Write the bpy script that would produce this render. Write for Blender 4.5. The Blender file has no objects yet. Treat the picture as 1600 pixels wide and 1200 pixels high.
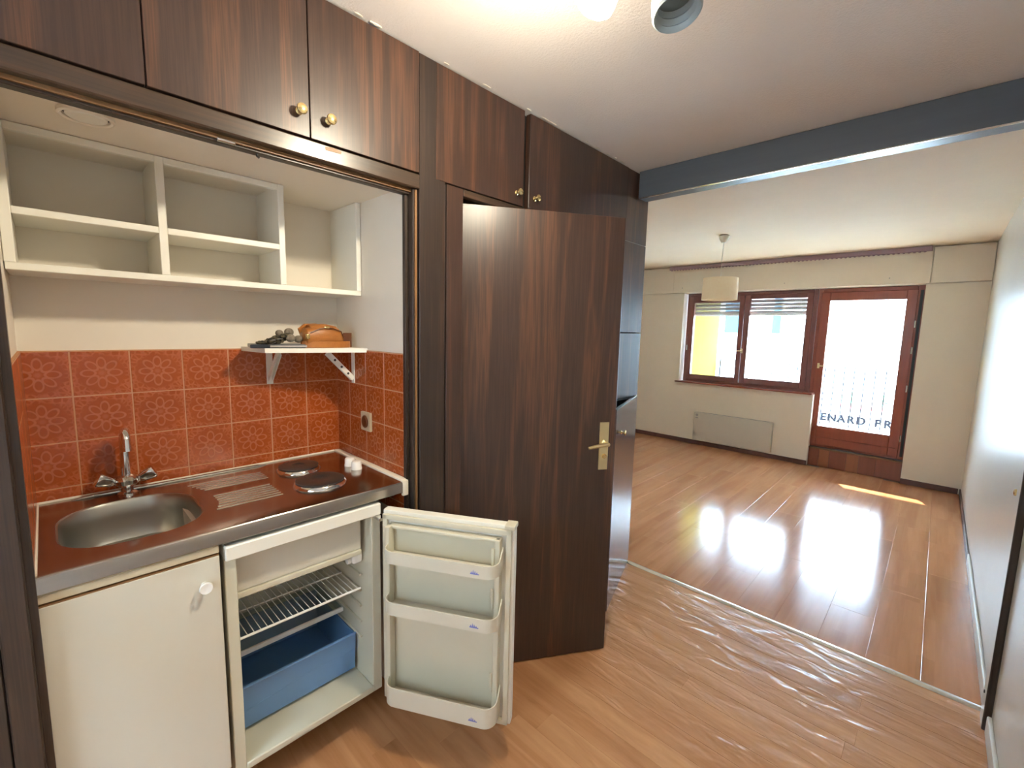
import bpy, bmesh, math, random
from mathutils import Matrix, Vector
random.seed(7)
PI = math.pi
C = bpy.context.scene.collection
sc = bpy.context.scene

# ------------------------------------------------------------------ camera, world, sun, exposure
H = 1.5
cd = bpy.data.cameras.new('camera'); cam = bpy.data.objects.new('camera', cd); C.objects.link(cam)
cd.sensor_width = 36; cd.lens = 15.66; cd.clip_start = 0.02; cd.clip_end = 200
Rm = ((0.72117247, -0.10056073, 0.68541798), (0.69235210, 0.07086192, -0.71807184), (0.02363979, 0.99240421, 0.12072709))
cam.matrix_world = Matrix.Translation((0, 0, H)) @ Matrix(Rm).to_4x4()
sc.camera = cam
sc.view_settings.view_transform = 'Standard'; sc.view_settings.look = 'None'
sc.view_settings.gamma = 1; sc.view_settings.use_curve_mapping = False
sc.view_settings.exposure = 1.1
SKY = 48.0; SUN = 22.0; BULB = 290.0
world = bpy.data.worlds.new('world'); sc.world = world; world.use_nodes = True
bgn = world.node_tree.nodes['Background']; bgn.inputs[0].default_value = (0.54, 0.76, 1.0, 1); bgn.inputs[1].default_value = SKY
sun = bpy.data.objects.new('sun', bpy.data.lights.new('sun', 'SUN')); C.objects.link(sun)
sun.data.energy = SUN; sun.data.angle = math.radians(0.53); sun.data.color = (1.0, 0.93, 0.82)
sun.rotation_euler = Vector((0.62, -1.3, -1.0)).to_track_quat('-Z', 'Y').to_euler()
for (x0, x1, z0, z1) in ((-2.55, -1.14, 0.9, 1.9), (-0.99, -0.28, 0.45, 1.95), (-1.10, -.20, 1.0, 2.0)):   # portals: guide daylight sampling at the two glazed openings
    l = bpy.data.lights.new('daylight_portal', 'AREA'); l.shape = 'RECTANGLE'; l.size = x1 - x0; l.size_y = z1 - z0
    l.cycles.is_portal = True
    o = bpy.data.objects.new('daylight_portal', l); C.objects.link(o)
    rear = z1 == 2.0
    o.location = ((x0 + x1) / 2, -1.32 if rear else 6.42, (z0 + z1) / 2); o.rotation_euler = (PI / 2 if rear else -PI / 2, 0, 0)

# ------------------------------------------------------------------ materials
class NT:
    def __init__(s, name):
        s.m = bpy.data.materials.new(name); s.m.use_nodes = True; s.t = s.m.node_tree; s.n = s.t.nodes
        s.p = s.n['Principled BSDF']; s.out = s.n['Material Output']
    def add(s, ty, **k):
        n = s.n.new(ty)
        for a, v in k.items(): setattr(n, a, v)
        return n
    def put(s, sock, v):
        if v is None: return
        if isinstance(v, bpy.types.NodeSocket): s.t.links.new(v, sock)
        else: sock.default_value = v
    def coord(s, kind='Object'):
        if kind == 'World': return s.add('ShaderNodeNewGeometry').outputs['Position']
        return s.add('ShaderNodeTexCoord').outputs[kind]
    def vm(s, op, a, b=None, out=0):
        n = s.add('ShaderNodeVectorMath', operation=op); s.put(n.inputs[0], a)
        if b is not None: s.put(n.inputs[1], b)
        return n.outputs[out]
    def ma(s, op, a, b=None, c=None):
        n = s.add('ShaderNodeMath', operation=op)
        for i, v in enumerate((a, b, c)):
            if v is not None: s.put(n.inputs[i], v)
        return n.outputs[0]
    def noise(s, vec, scale, detail=4, rough=0.5, dist=0.0):
        n = s.add('ShaderNodeTexNoise'); s.put(n.inputs['Vector'], vec)
        n.inputs['Scale'].default_value = scale; n.inputs['Detail'].default_value = detail
        n.inputs['Roughness'].default_value = rough; n.inputs['Distortion'].default_value = dist
        return n.outputs['Fac']
    def ramp(s, fac, stops):
        n = s.add('ShaderNodeValToRGB'); s.put(n.inputs[0], fac); e = n.color_ramp.elements
        while len(e) < len(stops): e.new(0.5)
        for q, (p, c) in zip(e, stops): q.position = p; q.color = (*c, 1) if len(c) == 3 else c
        return n.outputs[0]
    def mix(s, f, a, b, mode='MIX'):
        n = s.add('ShaderNodeMix', data_type='RGBA', blend_type=mode)
        s.put(n.inputs[0], f)
        for i, v in ((6, a), (7, b)):
            if not isinstance(v, bpy.types.NodeSocket) and len(v) == 3: v = (*v, 1)
            s.put(n.inputs[i], v)
        return n.outputs[2]
    def bump(s, h, strength=0.3, dist=0.01):
        n = s.add('ShaderNodeBump'); s.put(n.inputs['Height'], h)
        n.inputs['Strength'].default_value = strength; n.inputs['Distance'].default_value = dist
        s.t.links.new(n.outputs[0], s.p.inputs['Normal'])
    def fin(s, col=None, rough=0.5, metal=0.0, spec=None, coat=None):
        if col is not None:
            if not isinstance(col, bpy.types.NodeSocket) and len(col) == 3: col = (*col, 1)
            s.put(s.p.inputs['Base Color'], col)
        s.put(s.p.inputs['Roughness'], rough); s.p.inputs['Metallic'].default_value = metal
        if spec is not None: s.p.inputs['Specular IOR Level'].default_value = spec
        if coat: s.p.inputs['Coat Weight'].default_value = coat[0]; s.p.inputs['Coat Roughness'].default_value = coat[1]
        return s.m

def srgb(r, g, b):
    f = lambda v: (v / 255 / 12.92) if v / 255 <= 0.04045 else ((v / 255 + 0.055) / 1.055) ** 2.4
    return (f(r), f(g), f(b))

def paint(name, col, rough=0.6, bumps=0.0, scale=60, wear=0.06, spec=0.5):
    t = NT(name); c = t.coord('World'); n = t.noise(c, 3.5, 4, 0.6)
    a = tuple(v * (1 - wear) for v in col)
    k = t.mix(n, a, tuple(min(1, v * (1 + wear * 0.4)) for v in col))
    if bumps: t.bump(t.noise(c, scale, 5, 0.65), bumps, 0.004)
    return t.fin(k, rough, spec=spec)

def rosewood(name, dark=(0.034, 0.019, 0.014), mid=(0.070, 0.036, 0.025), streak=(0.180, 0.074, 0.034), rough=0.34, axis='z'):
    t = NT(name); oi = t.add('ShaderNodeObjectInfo').outputs['Random']
    off = t.vm('SCALE', (7.0, 5.0, 3.0)); sn = off.node; t.put(sn.inputs['Scale'], oi)
    c = t.vm('ADD', t.coord('Object'), off)
    sc1 = {'z': (1, 1, 0.055), 'x': (0.055, 1, 1), 'y': (1, 0.055, 1)}[axis]
    v = t.vm('MULTIPLY', c, sc1)
    broad = t.noise(v, 11, 3, 0.55, 0.9)
    fine = t.noise(v, 70, 5, 0.6, 0.5)
    hair = t.noise(t.vm('MULTIPLY', c, tuple(q if q == 1 else 0.02 for q in sc1)), 260, 2)
    base = t.mix(fine, dark, mid)
    sm = t.ramp(broad, [(0.50, (0, 0, 0)), (0.60, (0.75, 0.75, 0.75)), (0.66, (0.35, 0.35, 0.35)), (0.74, (0.9, 0.9, 0.9))])
    sm2 = t.ma('MULTIPLY', sm, t.ma('MULTIPLY', fine, 1.05))
    k = t.mix(sm2, base, streak)
    k = t.mix(t.ramp(hair, [(0.42, (0.5, 0.5, 0.5)), (0.55, (0, 0, 0))]), k, dark)
    t.bump(fine, 0.05, 0.001)
    return t.fin(k, rough)

def plainwood(name, a, b, rough=0.4, axis='x', sc_=30):
    t = NT(name); oi = t.add('ShaderNodeObjectInfo').outputs['Random']
    off = t.vm('SCALE', (7.0, 5.0, 3.0)); t.put(off.node.inputs['Scale'], oi)
    v = t.vm('MULTIPLY', t.vm('ADD', t.coord('Object'), off), {'z': (1, 1, .06), 'x': (.06, 1, 1), 'y': (1, .06, 1)}[axis])
    k = t.mix(t.noise(v, sc_, 5, 0.6, 0.4), a, b)
    return t.fin(k, rough)

def laminate(name, cols, axis, rough, wavy=False):
    t = NT(name); oi = t.add('ShaderNodeObjectInfo').outputs['Random']
    pos = t.coord('World')
    off = t.vm('SCALE', (9.0, 6.0, 0.0)); t.put(off.node.inputs['Scale'], oi)
    v = t.vm('MULTIPLY', t.vm('ADD', pos, off), (0.07, 1, 1) if axis == 'x' else (1, 0.07, 1))
    g = t.noise(v, 38, 6, 0.62, 0.5)
    big = t.noise(v, 9, 3, 0.5, 0.6)
    k = t.mix(g, cols[0], cols[1])
    k = t.mix(t.ramp(big, [(0.45, (0, 0, 0)), (0.7, (0.7, 0.7, 0.7))]), k, cols[2])
    # printed strips inside each laminate board
    sep = t.add('ShaderNodeSeparateXYZ'); t.put(sep.inputs[0], pos)
    a, b = (sep.outputs[1], sep.outputs[0]) if axis == 'x' else (sep.outputs[0], sep.outputs[1])
    if not wavy:
        row = t.ma('FLOOR', t.ma('DIVIDE', a, 0.193 / 3))
        cell = t.ma('FLOOR', t.ma('ADD', t.ma('DIVIDE', b, 0.42), t.ma('MULTIPLY', row, 0.37)))
        comb = t.add('ShaderNodeCombineXYZ'); t.put(comb.inputs[0], row); t.put(comb.inputs[1], cell)
        wn = t.add('ShaderNodeTexWhiteNoise'); t.put(wn.inputs['Vector'], comb.outputs[0])
        k = t.mix(1.0, k, t.ramp(wn.outputs['Value'], [(0, (0.93, 0.92, 0.91)), (1, (1.05, 1.05, 1.05))]), 'MULTIPLY')
    k = t.mix(1.0, k, t.ramp(oi, [(0, (0.96, 0.96, 0.95)), (1, (1.04, 1.04, 1.03))]), 'MULTIPLY')
    if wavy:
        w1 = t.noise(t.vm('MULTIPLY', pos, (0.42, 1, 1)), 12, 2, 0.5, 0.7)
        w2 = t.noise(t.vm('MULTIPLY', pos, (0.6, 1, 1)), 60, 2, 0.5)
        t.bump(t.ma('ADD', w1, t.ma('MULTIPLY', w2, 0.07)), 0.62, 0.012)
    else:
        t.bump(t.noise(pos, 5.0, 2), 0.05, 0.004)
    return t.fin(k, rough, spec=0.5)

def tilemat():
    t = NT('orange_flower_tile'); c = t.coord('Object')
    sp = t.add('ShaderNodeSeparateXYZ'); t.put(sp.inputs[0], c); x, y = sp.outputs[0], sp.outputs[1]
    r = t.ma('SQRT', t.ma('ADD', t.ma('MULTIPLY', x, x), t.ma('MULTIPLY', y, y)))
    th = t.ma('ARCTAN2', y, x)
    a = t.ma('SUBTRACT', t.ma('PINGPONG', t.ma('ADD', th, 4 * PI), PI / 8), 0.0)
    # folded point: petal axis at a = 0
    px = t.ma('SUBTRACT', t.ma('MULTIPLY', r, t.ma('COSINE', a)), 0.0320)
    py = t.ma('MULTIPLY', r, t.ma('SINE', a))
    e = t.ma('SQRT', t.ma('ADD', t.ma('POWER', t.ma('DIVIDE', px, 0.0195), 2.0), t.ma('POWER', t.ma('DIVIDE', py, 0.0118), 2.0)))
    band = t.ma('ABSOLUTE', t.ma('SUBTRACT', e, 0.86))
    fl = t.ramp(band, [(0.10, (1, 1, 1)), (0.22, (0, 0, 0))])
    ce = t.ramp(r, [(0.006, (0.6, 0.6, 0.6)), (0.009, (0, 0, 0))])
    vo = t.add('ShaderNodeTexVoronoi', feature='DISTANCE_TO_EDGE'); t.put(vo.inputs['Vector'], c); vo.inputs['Scale'].default_value = 72
    scroll = t.ramp(vo.outputs[0], [(0.10, (1, 1, 1)), (0.2, (0, 0, 0))])
    far = t.ramp(r, [(0.056, (0, 0, 0)), (0.062, (1, 1, 1))])
    scr = t.ma('MULTIPLY', t.ma('MULTIPLY', scroll, far), t.noise(c, 90, 2))
    n = t.noise(t.coord('World'), 9, 4)
    base = t.mix(n, srgb(144, 62, 18), srgb(170, 80, 28))
    k = t.mix(t.ma('MULTIPLY', t.ma('MAXIMUM', fl, ce), 0.42), base, srgb(206, 132, 92))
    k = t.mix(t.ma('MULTIPLY', scr, 0.55), k, srgb(215, 130, 85))
    t.bump(t.ma('ADD', fl, t.ma('MULTIPLY', scr, 0.5)), 0.25, 0.0012)
    return t.fin(k, 0.2, spec=0.5)

def metal(name, col, rough, brushed=None):
    t = NT(name)
    if brushed:
        v = t.vm('MULTIPLY', t.coord('World'), brushed)
        n = t.noise(v, 120, 3)
        r = t.ma('ADD', t.ma('MULTIPLY', n, 0.10), rough - 0.05)
        return t.fin(col, r, 1.0)
    n = t.noise(t.coord('World'), 30, 2)
    return t.fin(t.mix(n, tuple(v * .93 for v in col), col), rough, 1.0)

def glassmat(name, tint=(1, 1, 1), refl=0.07):
    m = bpy.data.materials.new(name); m.use_nodes = True; t = m.node_tree; n = t.nodes; n.clear()
    o = n.new('ShaderNodeOutputMaterial'); mx = n.new('ShaderNodeMixShader'); tr = n.new('ShaderNodeBsdfTransparent'); gl = n.new('ShaderNodeBsdfGlossy')
    lw = n.new('ShaderNodeLayerWeight'); lw.inputs[0].default_value = 0.35
    mp = n.new('ShaderNodeMath'); mp.operation = 'MULTIPLY_ADD'; mp.inputs[1].default_value = 0.3; mp.inputs[2].default_value = refl * 0.5
    t.links.new(lw.outputs['Facing'], mp.inputs[0]); t.links.new(mp.outputs[0], mx.inputs[0])
    tr.inputs[0].default_value = (*tint, 1); gl.inputs['Roughness'].default_value = 0.02
    t.links.new(tr.outputs[0], mx.inputs[1]); t.links.new(gl.outputs[0], mx.inputs[2]); t.links.new(mx.outputs[0], o.inputs[0])
    return m

def emit(name, col, st):
    t = NT(name); t.fin(col, 0.4); t.p.inputs['Emission Color'].default_value = (*col, 1); t.p.inputs['Emission Strength'].default_value = st
    return t.m

M = {}
M['wall'] = paint('wall_paint', srgb(240, 228, 208), 0.55, 0.25, 90)
M['gloss_wall'] = paint('gloss_wall_paint', srgb(226, 224, 218), 0.32, 0.10, 25, spec=0.3)
M['niche'] = paint('niche_paint', srgb(236, 226, 210), 0.45, 0.08, 60)
M['ceiling'] = paint('ceiling_roughcast', srgb(236, 226, 218), 0.8, 0.6, 120)
M['ceiling2'] = paint('living_ceiling_paint', srgb(242, 224, 196), 0.8, 0.4, 120)
M['white'] = paint('white_paint', srgb(240, 236, 224), 0.35, 0.05, 50, 0.04)
M['cream'] = paint('cream_laminate', srgb(212, 205, 188), 0.4, 0.04, 120, 0.03)
M['rail'] = paint('aged_cream_strip', srgb(205, 190, 160), 0.5, 0.1, 60, 0.12)
M['plastic'] = paint('white_plastic', srgb(220, 214, 196), 0.3, 0.0, 50, 0.03)
M['knobw'] = paint('white_knob_plastic', srgb(245, 243, 238), 0.25, 0, 50, 0.01)
M['frplastic'] = paint('fridge_plastic', srgb(214, 208, 186), 0.28, 0, 50, 0.04)
M['rosewood'] = rosewood('rosewood_laminate')
M['rosedark'] = rosewood('dark_rosewood', (0.020, 0.013, 0.010), (0.046, 0.029, 0.021), (0.080, 0.040, 0.022), 0.38)
M['rosedarky'] = rosewood('dark_rosewood_header', (0.032, 0.021, 0.014), (0.070, 0.044, 0.030), (0.10, 0.05, 0.026), 0.3, 'y')
M['edge'] = plainwood('raw_wood_edge', srgb(98, 68, 38), srgb(140, 100, 58), 0.5, 'z')
M['beam'] = plainwood('beam_bluish_reflection', (0.085, 0.100, 0.120), (0.115, 0.13, 0.150), 0.38, 'x')  # bluish reflected light is mixed into the dark wood colour
M['frame'] = plainwood('red_brown_frame', srgb(98, 52, 44), srgb(128, 74, 62), 0.32, 'z')
M['doorframe'] = plainwood('mahogany_frame', srgb(118, 52, 32), srgb(150, 74, 46), 0.3, 'z')
M['base'] = plainwood('dark_baseboard', srgb(70, 38, 30), srgb(92, 52, 40), 0.35, 'x')
M['riser1'] = plainwood('riser_wood_dark', srgb(112, 58, 38), srgb(138, 76, 50), 0.35, 'z')
M['riser2'] = plainwood('riser_wood_tan', srgb(136, 80, 48), srgb(158, 96, 58), 0.35, 'z')
M['valance'] = plainwood('plum_brown_rail', srgb(150, 122, 130), srgb(170, 142, 148), 0.5, 'x')
M['lam'] = laminate('living_laminate', (srgb(176, 120, 82), srgb(196, 140, 100), srgb(160, 104, 68)), 'y', 0.155)
M['vinyl'] = laminate('hall_vinyl', (srgb(160, 108, 70), srgb(196, 142, 98), srgb(210, 158, 114)), 'x', 0.24, True)
M['sub'] = paint('floor_underlay', srgb(96, 62, 40), 0.6)
M['tile'] = tilemat()
M['grout'] = paint('grout', srgb(196, 140, 98), 0.7, 0.2, 200, 0.12)
M['steel'] = metal('stainless_steel', (0.42, 0.385, 0.355), 0.19, (1, 0.03, 1))
M['steelbowl'] = metal('brushed_bowl_steel', (0.44, 0.43, 0.39), 0.33, (1, 1, 1))
M['chrome'] = metal('chrome', (0.78, 0.78, 0.78), 0.07)
M['acrylic'] = metal('smoked_handle', (0.62, 0.60, 0.58), 0.10)
M['alu'] = metal('aluminium_strip', (0.80, 0.78, 0.74), 0.22)
M['brass'] = metal('brass', (0.86, 0.66, 0.32), 0.20)
M['lbrass'] = metal('pale_brass', (0.84, 0.72, 0.42), 0.28)
M['iron'] = paint('cast_iron', (0.035, 0.030, 0.028), 0.35, 0.1, 200)
M['black'] = paint('black_plastic', (0.012, 0.012, 0.013), 0.45)
M['dark'] = paint('dark_cavity', (0.022, 0.02, 0.02), 0.6)
M['charcoal'] = paint('charcoal_print', (0.005, 0.005, 0.006), 0.8, spec=0.0)
M['railmetal'] = paint('dark_rail_paint', (0.010, 0.010, 0.011), 0.6, spec=0.2)
M['tablet'] = paint('navy_tablet', (0.022, 0.028, 0.040), 0.3)
M['leather'] = (lambda t: (t.bump(t.noise(t.coord('Object'), 160, 3), 0.3, 0.002), t.fin(t.mix(t.noise(t.coord('Object'), 22, 3), srgb(140, 82, 32), srgb(184, 118, 54)), 0.38))[1])(NT('tan_leather'))
M['leatherd'] = paint('brown_leather_trim', srgb(92, 50, 22), 0.4)
M['fur'] = (lambda t: (t.bump(t.noise(t.coord('Object'), 190, 4, 0.8), 0.9, 0.006), t.fin(t.mix(t.noise(t.coord('Object'), 90, 4), srgb(84, 74, 62), srgb(180, 166, 146)), 0.9))[1])(NT('pompom_wool'))
M['keys'] = metal('key_metal', (0.30, 0.28, 0.25), 0.35)
M['blue'] = glassmat('blue_clear_plastic', (0.62, 0.82, 1.0), 0.16)
def milky():
    m = M['blue']; t = m.node_tree; n = t.nodes; o = [q for q in n if q.type == 'OUTPUT_MATERIAL'][0]; src = o.inputs[0].links[0].from_socket
    df = n.new('ShaderNodeBsdfDiffuse'); df.inputs[0].default_value = (*srgb(140, 182, 228), 1); mx = n.new('ShaderNodeMixShader'); mx.inputs[0].default_value = 0.5
    t.links.new(src, mx.inputs[1]); t.links.new(df.outputs[0], mx.inputs[2]); t.links.new(mx.outputs[0], o.inputs[0])
milky()
M['smokeglass'] = glassmat('fridge_glass_shelf', (0.86, 0.93, 0.90), 0.2)
M['glass'] = glassmat('window_glass', (1, 1, 1), 0.06)
M['emblem'] = paint('emblem_blue', srgb(120, 128, 200), 0.5)
M['shade'] = (lambda t: (setattr(t.p.inputs['Transmission Weight'], 'default_value', 0.0), t.fin(t.mix(t.noise(t.coord('Object'), 60, 3), srgb(250, 226, 190), srgb(255, 238, 205)), 0.7))[1])(NT('lamp_shade_cloth'))
M['bulb'] = emit('lit_bulb', (1.0, 0.90, 0.69), BULB)
M['bulbside'] = emit('bulb_side_glow', (1.0, 0.88, 0.72), BULB * 0.045)
M['spot'] = paint('grey_spot_enamel', srgb(176, 186, 188), 0.3)
M['yellow'] = paint('yellow_render', (0.15, 0.128, 0.018), 0.9, spec=0.0)
M['facade'] = paint('white_facade', srgb(240, 240, 238), 0.8)
M['sky_screen'] = paint('sky_screen_grey', srgb(90, 90, 90), 0.9)  # dark grey for the added wall, keeps the rear daylight weak
M['slab'] = paint('balcony_concrete', srgb(225, 222, 215), 0.8)
M['soffit'] = paint('grey_soffit', (0.16, 0.18, 0.21), 0.8)
M['shutter'] = paint('grey_shutter', srgb(172, 166, 160), 0.5)
M['cyan'] = paint('blue_shutter_panel', (0.010, 0.040, 0.060), 0.6, spec=0.1)
M['rose'] = paint('rose_flowers', srgb(200, 90, 90), 0.8)
M['green'] = paint('green_leaves', srgb(50, 90, 50), 0.8)
M['heater'] = paint('heater_enamel', srgb(212, 203, 188), 0.4)
M['socket'] = paint('beige_socket', srgb(190, 170, 140), 0.4)
M['caulk'] = paint('white_caulk', srgb(232, 222, 205), 0.5, 0.3, 80)

# ------------------------------------------------------------------ geometry helpers
class B:
    def __init__(s): s.bm = bmesh.new(); s.wn = False
    def box(s, x0, x1, y0, y1, z0, z1, bev=0.0, seg=1, mat=None):
        g = bmesh.ops.create_cube(s.bm, size=1); vs = g['verts']
        T = Matrix.Translation(((x0 + x1) / 2, (y0 + y1) / 2, (z0 + z1) / 2)) @ Matrix.Diagonal((abs(x1 - x0), abs(y1 - y0), abs(z1 - z0), 1))
        if mat is not None: T = mat @ T
        bmesh.ops.transform(s.bm, matrix=T, verts=vs)
        if bev and seg > 1: s.wn = True
        if bev:
            es = list({e for v in vs for e in v.link_edges})
            bmesh.ops.bevel(s.bm, geom=es, offset=bev, segments=seg, profile=0.5, affect='EDGES')
        return s
    def prism(s, pts, axis, a, b, mat=None):     # polygon in the two other axes, extruded from a to b
        def mk(p, h):
            v = {'x': (h, p[0], p[1]), 'y': (p[0], h, p[1]), 'z': (p[0], p[1], h)}[axis]
            v = Vector(v)
            return mat @ v if mat is not None else v
        A = [s.bm.verts.new(mk(p, a)) for p in pts]; Bv = [s.bm.verts.new(mk(p, b)) for p in pts]; n = len(pts)
        fs = [s.bm.faces.new(A), s.bm.faces.new(list(reversed(Bv)))]
        for i in range(n): fs.append(s.bm.faces.new((A[i], Bv[i], Bv[(i + 1) % n], A[(i + 1) % n])))
        bmesh.ops.recalc_face_normals(s.bm, faces=fs)
        return s
    def tube(s, pts, r, seg=10, cap=True):
        pts = [Vector(p) for p in pts]; rings = []
        rs = r if isinstance(r, (list, tuple)) else [r] * len(pts)
        up = None
        for i, p in enumerate(pts):
            d = (pts[min(i + 1, len(pts) - 1)] - pts[max(i - 1, 0)]).normalized()
            if up is None: up = Vector((0, 0, 1)) if abs(d.z) < 0.9 else Vector((1, 0, 0))
            u = d.cross(up).normalized(); up = u.cross(d).normalized()
            rings.append([s.bm.verts.new(p + (u * math.cos(2 * PI * k / seg) + up * math.sin(2 * PI * k / seg)) * rs[i]) for k in range(seg)])
        fs = []
        for a, b in zip(rings, rings[1:]):
            for k in range(seg): fs.append(s.bm.faces.new((a[k], a[(k + 1) % seg], b[(k + 1) % seg], b[k])))
        if cap: fs += [s.bm.faces.new(list(reversed(rings[0]))), s.bm.faces.new(rings[-1])]
        bmesh.ops.recalc_face_normals(s.bm, faces=fs)
        return s
    def lathe(s, prof, T=Matrix.Identity(4), seg=28, close=False):
        rings = []; fs = []
        for r, z in prof:
            if r < 1e-6: rings.append([s.bm.verts.new(T @ Vector((0, 0, z)))])
            else: rings.append([s.bm.verts.new(T @ Vector((r * math.cos(2 * PI * k / seg), r * math.sin(2 * PI * k / seg), z))) for k in range(seg)])
        prs = list(zip(rings, rings[1:])) + ([(rings[-1], rings[0])] if close else [])
        for a, b in prs:
            for k in range(seg):
                k2 = (k + 1) % seg
                if len(a) == 1 and len(b) == 1: continue
                if len(a) == 1: fs.append(s.bm.faces.new((a[0], b[k2], b[k])))
                elif len(b) == 1: fs.append(s.bm.faces.new((a[k], a[k2], b[0])))
                else: fs.append(s.bm.faces.new((a[k], a[k2], b[k2], b[k])))
        bmesh.ops.recalc_face_normals(s.bm, faces=fs)
        return s
    def sphere(s, c, r, sc3=(1, 1, 1), sub=2, T=None):
        g = bmesh.ops.create_icosphere(s.bm, subdivisions=sub, radius=r)
        X = Matrix.Translation(c) @ (T or Matrix.Identity(4)) @ Matrix.Diagonal((*sc3, 1))
        bmesh.ops.transform(s.bm, matrix=X, verts=g['verts'])
        return s

MW = {}
def obj(name, b, mat, parent=None, local=False, origin=None, T=None, angle=35):
    me = bpy.data.meshes.new(name); bm = b.bm
    if parent is not None:
        if not local: bm.transform(MW[parent.name].inverted())
        o = bpy.data.objects.new(name, me); C.objects.link(o); o.parent = parent; MW[o.name] = MW[parent.name].copy()
    else:
        if origin is None:
            xs = [v.co for v in bm.verts]
            origin = Vector(((min(v.x for v in xs) + max(v.x for v in xs)) / 2, (min(v.y for v in xs) + max(v.y for v in xs)) / 2, min(v.z for v in xs)))
        bm.transform(Matrix.Translation(-Vector(origin)))
        o = bpy.data.objects.new(name, me); C.objects.link(o); o.location = origin; MW[o.name] = Matrix.Translation(origin)
    bm.to_mesh(me); bm.free()
    for p in me.polygons: p.use_smooth = True
    me.set_sharp_from_angle(angle=math.radians(angle))
    me.materials.append(M[mat] if isinstance(mat, str) else mat)
    if b.wn: w = o.modifiers.new('weighted_normal', 'WEIGHTED_NORMAL'); w.keep_sharp = True
    return o
def thing(name, label, cat, loc, rotz=0, group=None):
    o = bpy.data.objects.new(name, None); C.objects.link(o); o.location = loc; o.rotation_euler = (0, 0, rotz); o.empty_display_size = 0.05
    MW[o.name] = Matrix.Translation(loc) @ Matrix.Rotation(rotz, 4, 'Z')
    if label: o['label'] = label; o['category'] = cat
    if group: o['group'] = group
    return o
def tag(o, label, cat, group=None):
    o['label'] = label; o['category'] = cat
    if group: o['group'] = group
    return o
def S(o, label=None):
    o['kind'] = 'structure'
    if label: o['label'] = label
    return o
def piece(name, mesh, parent, Mw):     # a piece sharing mesh data, placed by a world matrix
    o = bpy.data.objects.new(name, mesh); C.objects.link(o); o.parent = parent
    o.matrix_basis = MW[parent.name].inverted() @ Mw; MW[o.name] = Mw
    return o
def mesh_of(b, mat, name, angle=35):
    me = bpy.data.meshes.new(name); b.bm.to_mesh(me); b.bm.free()
    for p in me.polygons: p.use_smooth = True
    me.set_sharp_from_angle(angle=math.radians(angle)); me.materials.append(M[mat]); return me
def rrect(cx, cy, hx, hy, r, n=6):
    out = []
    for (sx, sy, a0) in ((1, 1, 0), (-1, 1, PI / 2), (-1, -1, PI), (1, -1, 1.5 * PI)):
        for k in range(n + 1):
            a = a0 + PI / 2 * k / n
            out.append((cx + sx * (hx - r) + r * math.cos(a), cy + sy * (hy - r) + r * math.sin(a)))
    return out
def axisT(loc, d):     # matrix with local z along d
    return Matrix.Translation(loc) @ Vector(d).to_track_quat('Z', 'Y').to_matrix().to_4x4()

# ------------------------------------------------------------------ dimensions
XW, XR, YF, ZC = -1.344, 0.285, 6.10, 2.41     # wardrobe plane, right wall, window wall, ceiling
XB, YN0, YN1, ZN = -1.95, -0.06, 0.905, 1.985   # niche back, sides, ceiling
YS = 2.555                                      # floor joint / end of wardrobe
XL = -3.75; YBK = -1.15

# ------------------------------------------------------------------ structure: shell
S(obj('wall_right', B().box(XR, XR + .15, YBK, 6.6, 0, ZC), 'gloss_wall'), 'glossy white painted wall along the right side')
rx0, rx1, rz0, rz1 = -1.15, -.15, .95, 2.05
wr = B(); wr.box(-2.3, rx0, YBK - .15, YBK, 0, ZC); wr.box(rx1, XR + .15, YBK - .15, YBK, 0, ZC); wr.box(rx0, rx1, YBK - .15, YBK, 0, rz0); wr.box(rx0, rx1, YBK - .15, YBK, rz1, ZC)
S(obj('wall_rear', wr, 'wall'), 'white rear wall of the hall with a window')
wf = B()
for (a, b_, c_, d_) in ((rx0, rx0 + .05, rz0, rz1), (rx1 - .05, rx1, rz0, rz1), (rx0 + .05, rx1 - .05, rz0, rz0 + .05), (rx0 + .05, rx1 - .05, rz1 - .05, rz1)): wf.box(a, b_, YBK - .10, YBK - .05, c_, d_, .003)
w2_ = S(obj('window_2', wf, 'frame'))
obj('pane', B().box(rx0 + .046, rx1 - .046, YBK - .078, YBK - .072, rz0 + .046, rz1 - .046), 'glass', w2_)
S(obj('wall_sky_screen', B().box(-9, 9, -4.6, -4.3, -4.2, 5.0), 'sky_screen'))  # unseen wall added to dim the sky light entering the rear window
S(obj('wall_left', B().box(XL - .15, XL, 2.4, 6.6, 0, ZC), 'wall'))
S(obj('wall_partition', B().box(XL, -1.96, 2.45, YS - .01, 0, ZC), 'wall'))
S(obj('wall_hall_left', B().box(-2.3, -2.1, YBK, 2.45, 0, ZC), 'wall'))
fl = S(obj('floor', B().box(XL, XR, YBK, 6.35, -.12, -.006), 'sub', origin=(0, 0, 0)))
S(obj('ceiling', B().box(XL, XR, YBK, YS - .06, ZC, ZC + .12), 'ceiling'))
S(obj('ceiling_living', B().box(XL, XR, YS - .06, 6.35, ZC, ZC + .12), 'ceiling2'))

# window wall, built in pieces round the two openings
ww = B()
ww.box(XL, -2.60, YF, YF + .28, 0, 2.05)            # left of the window
ww.box(-2.60, -1.005, YF, YF + .28, 0, 0.835)       # under the window
ww.box(-0.165, XR, YF, YF + .28, 0, 2.05)           # right of the door
ww.box(XL, XR, YF + .02, YF + .28, 2.05, ZC)        # behind the roller box
S(obj('wall_window_side', ww, 'wall'), 'white window wall of the living room')
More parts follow.
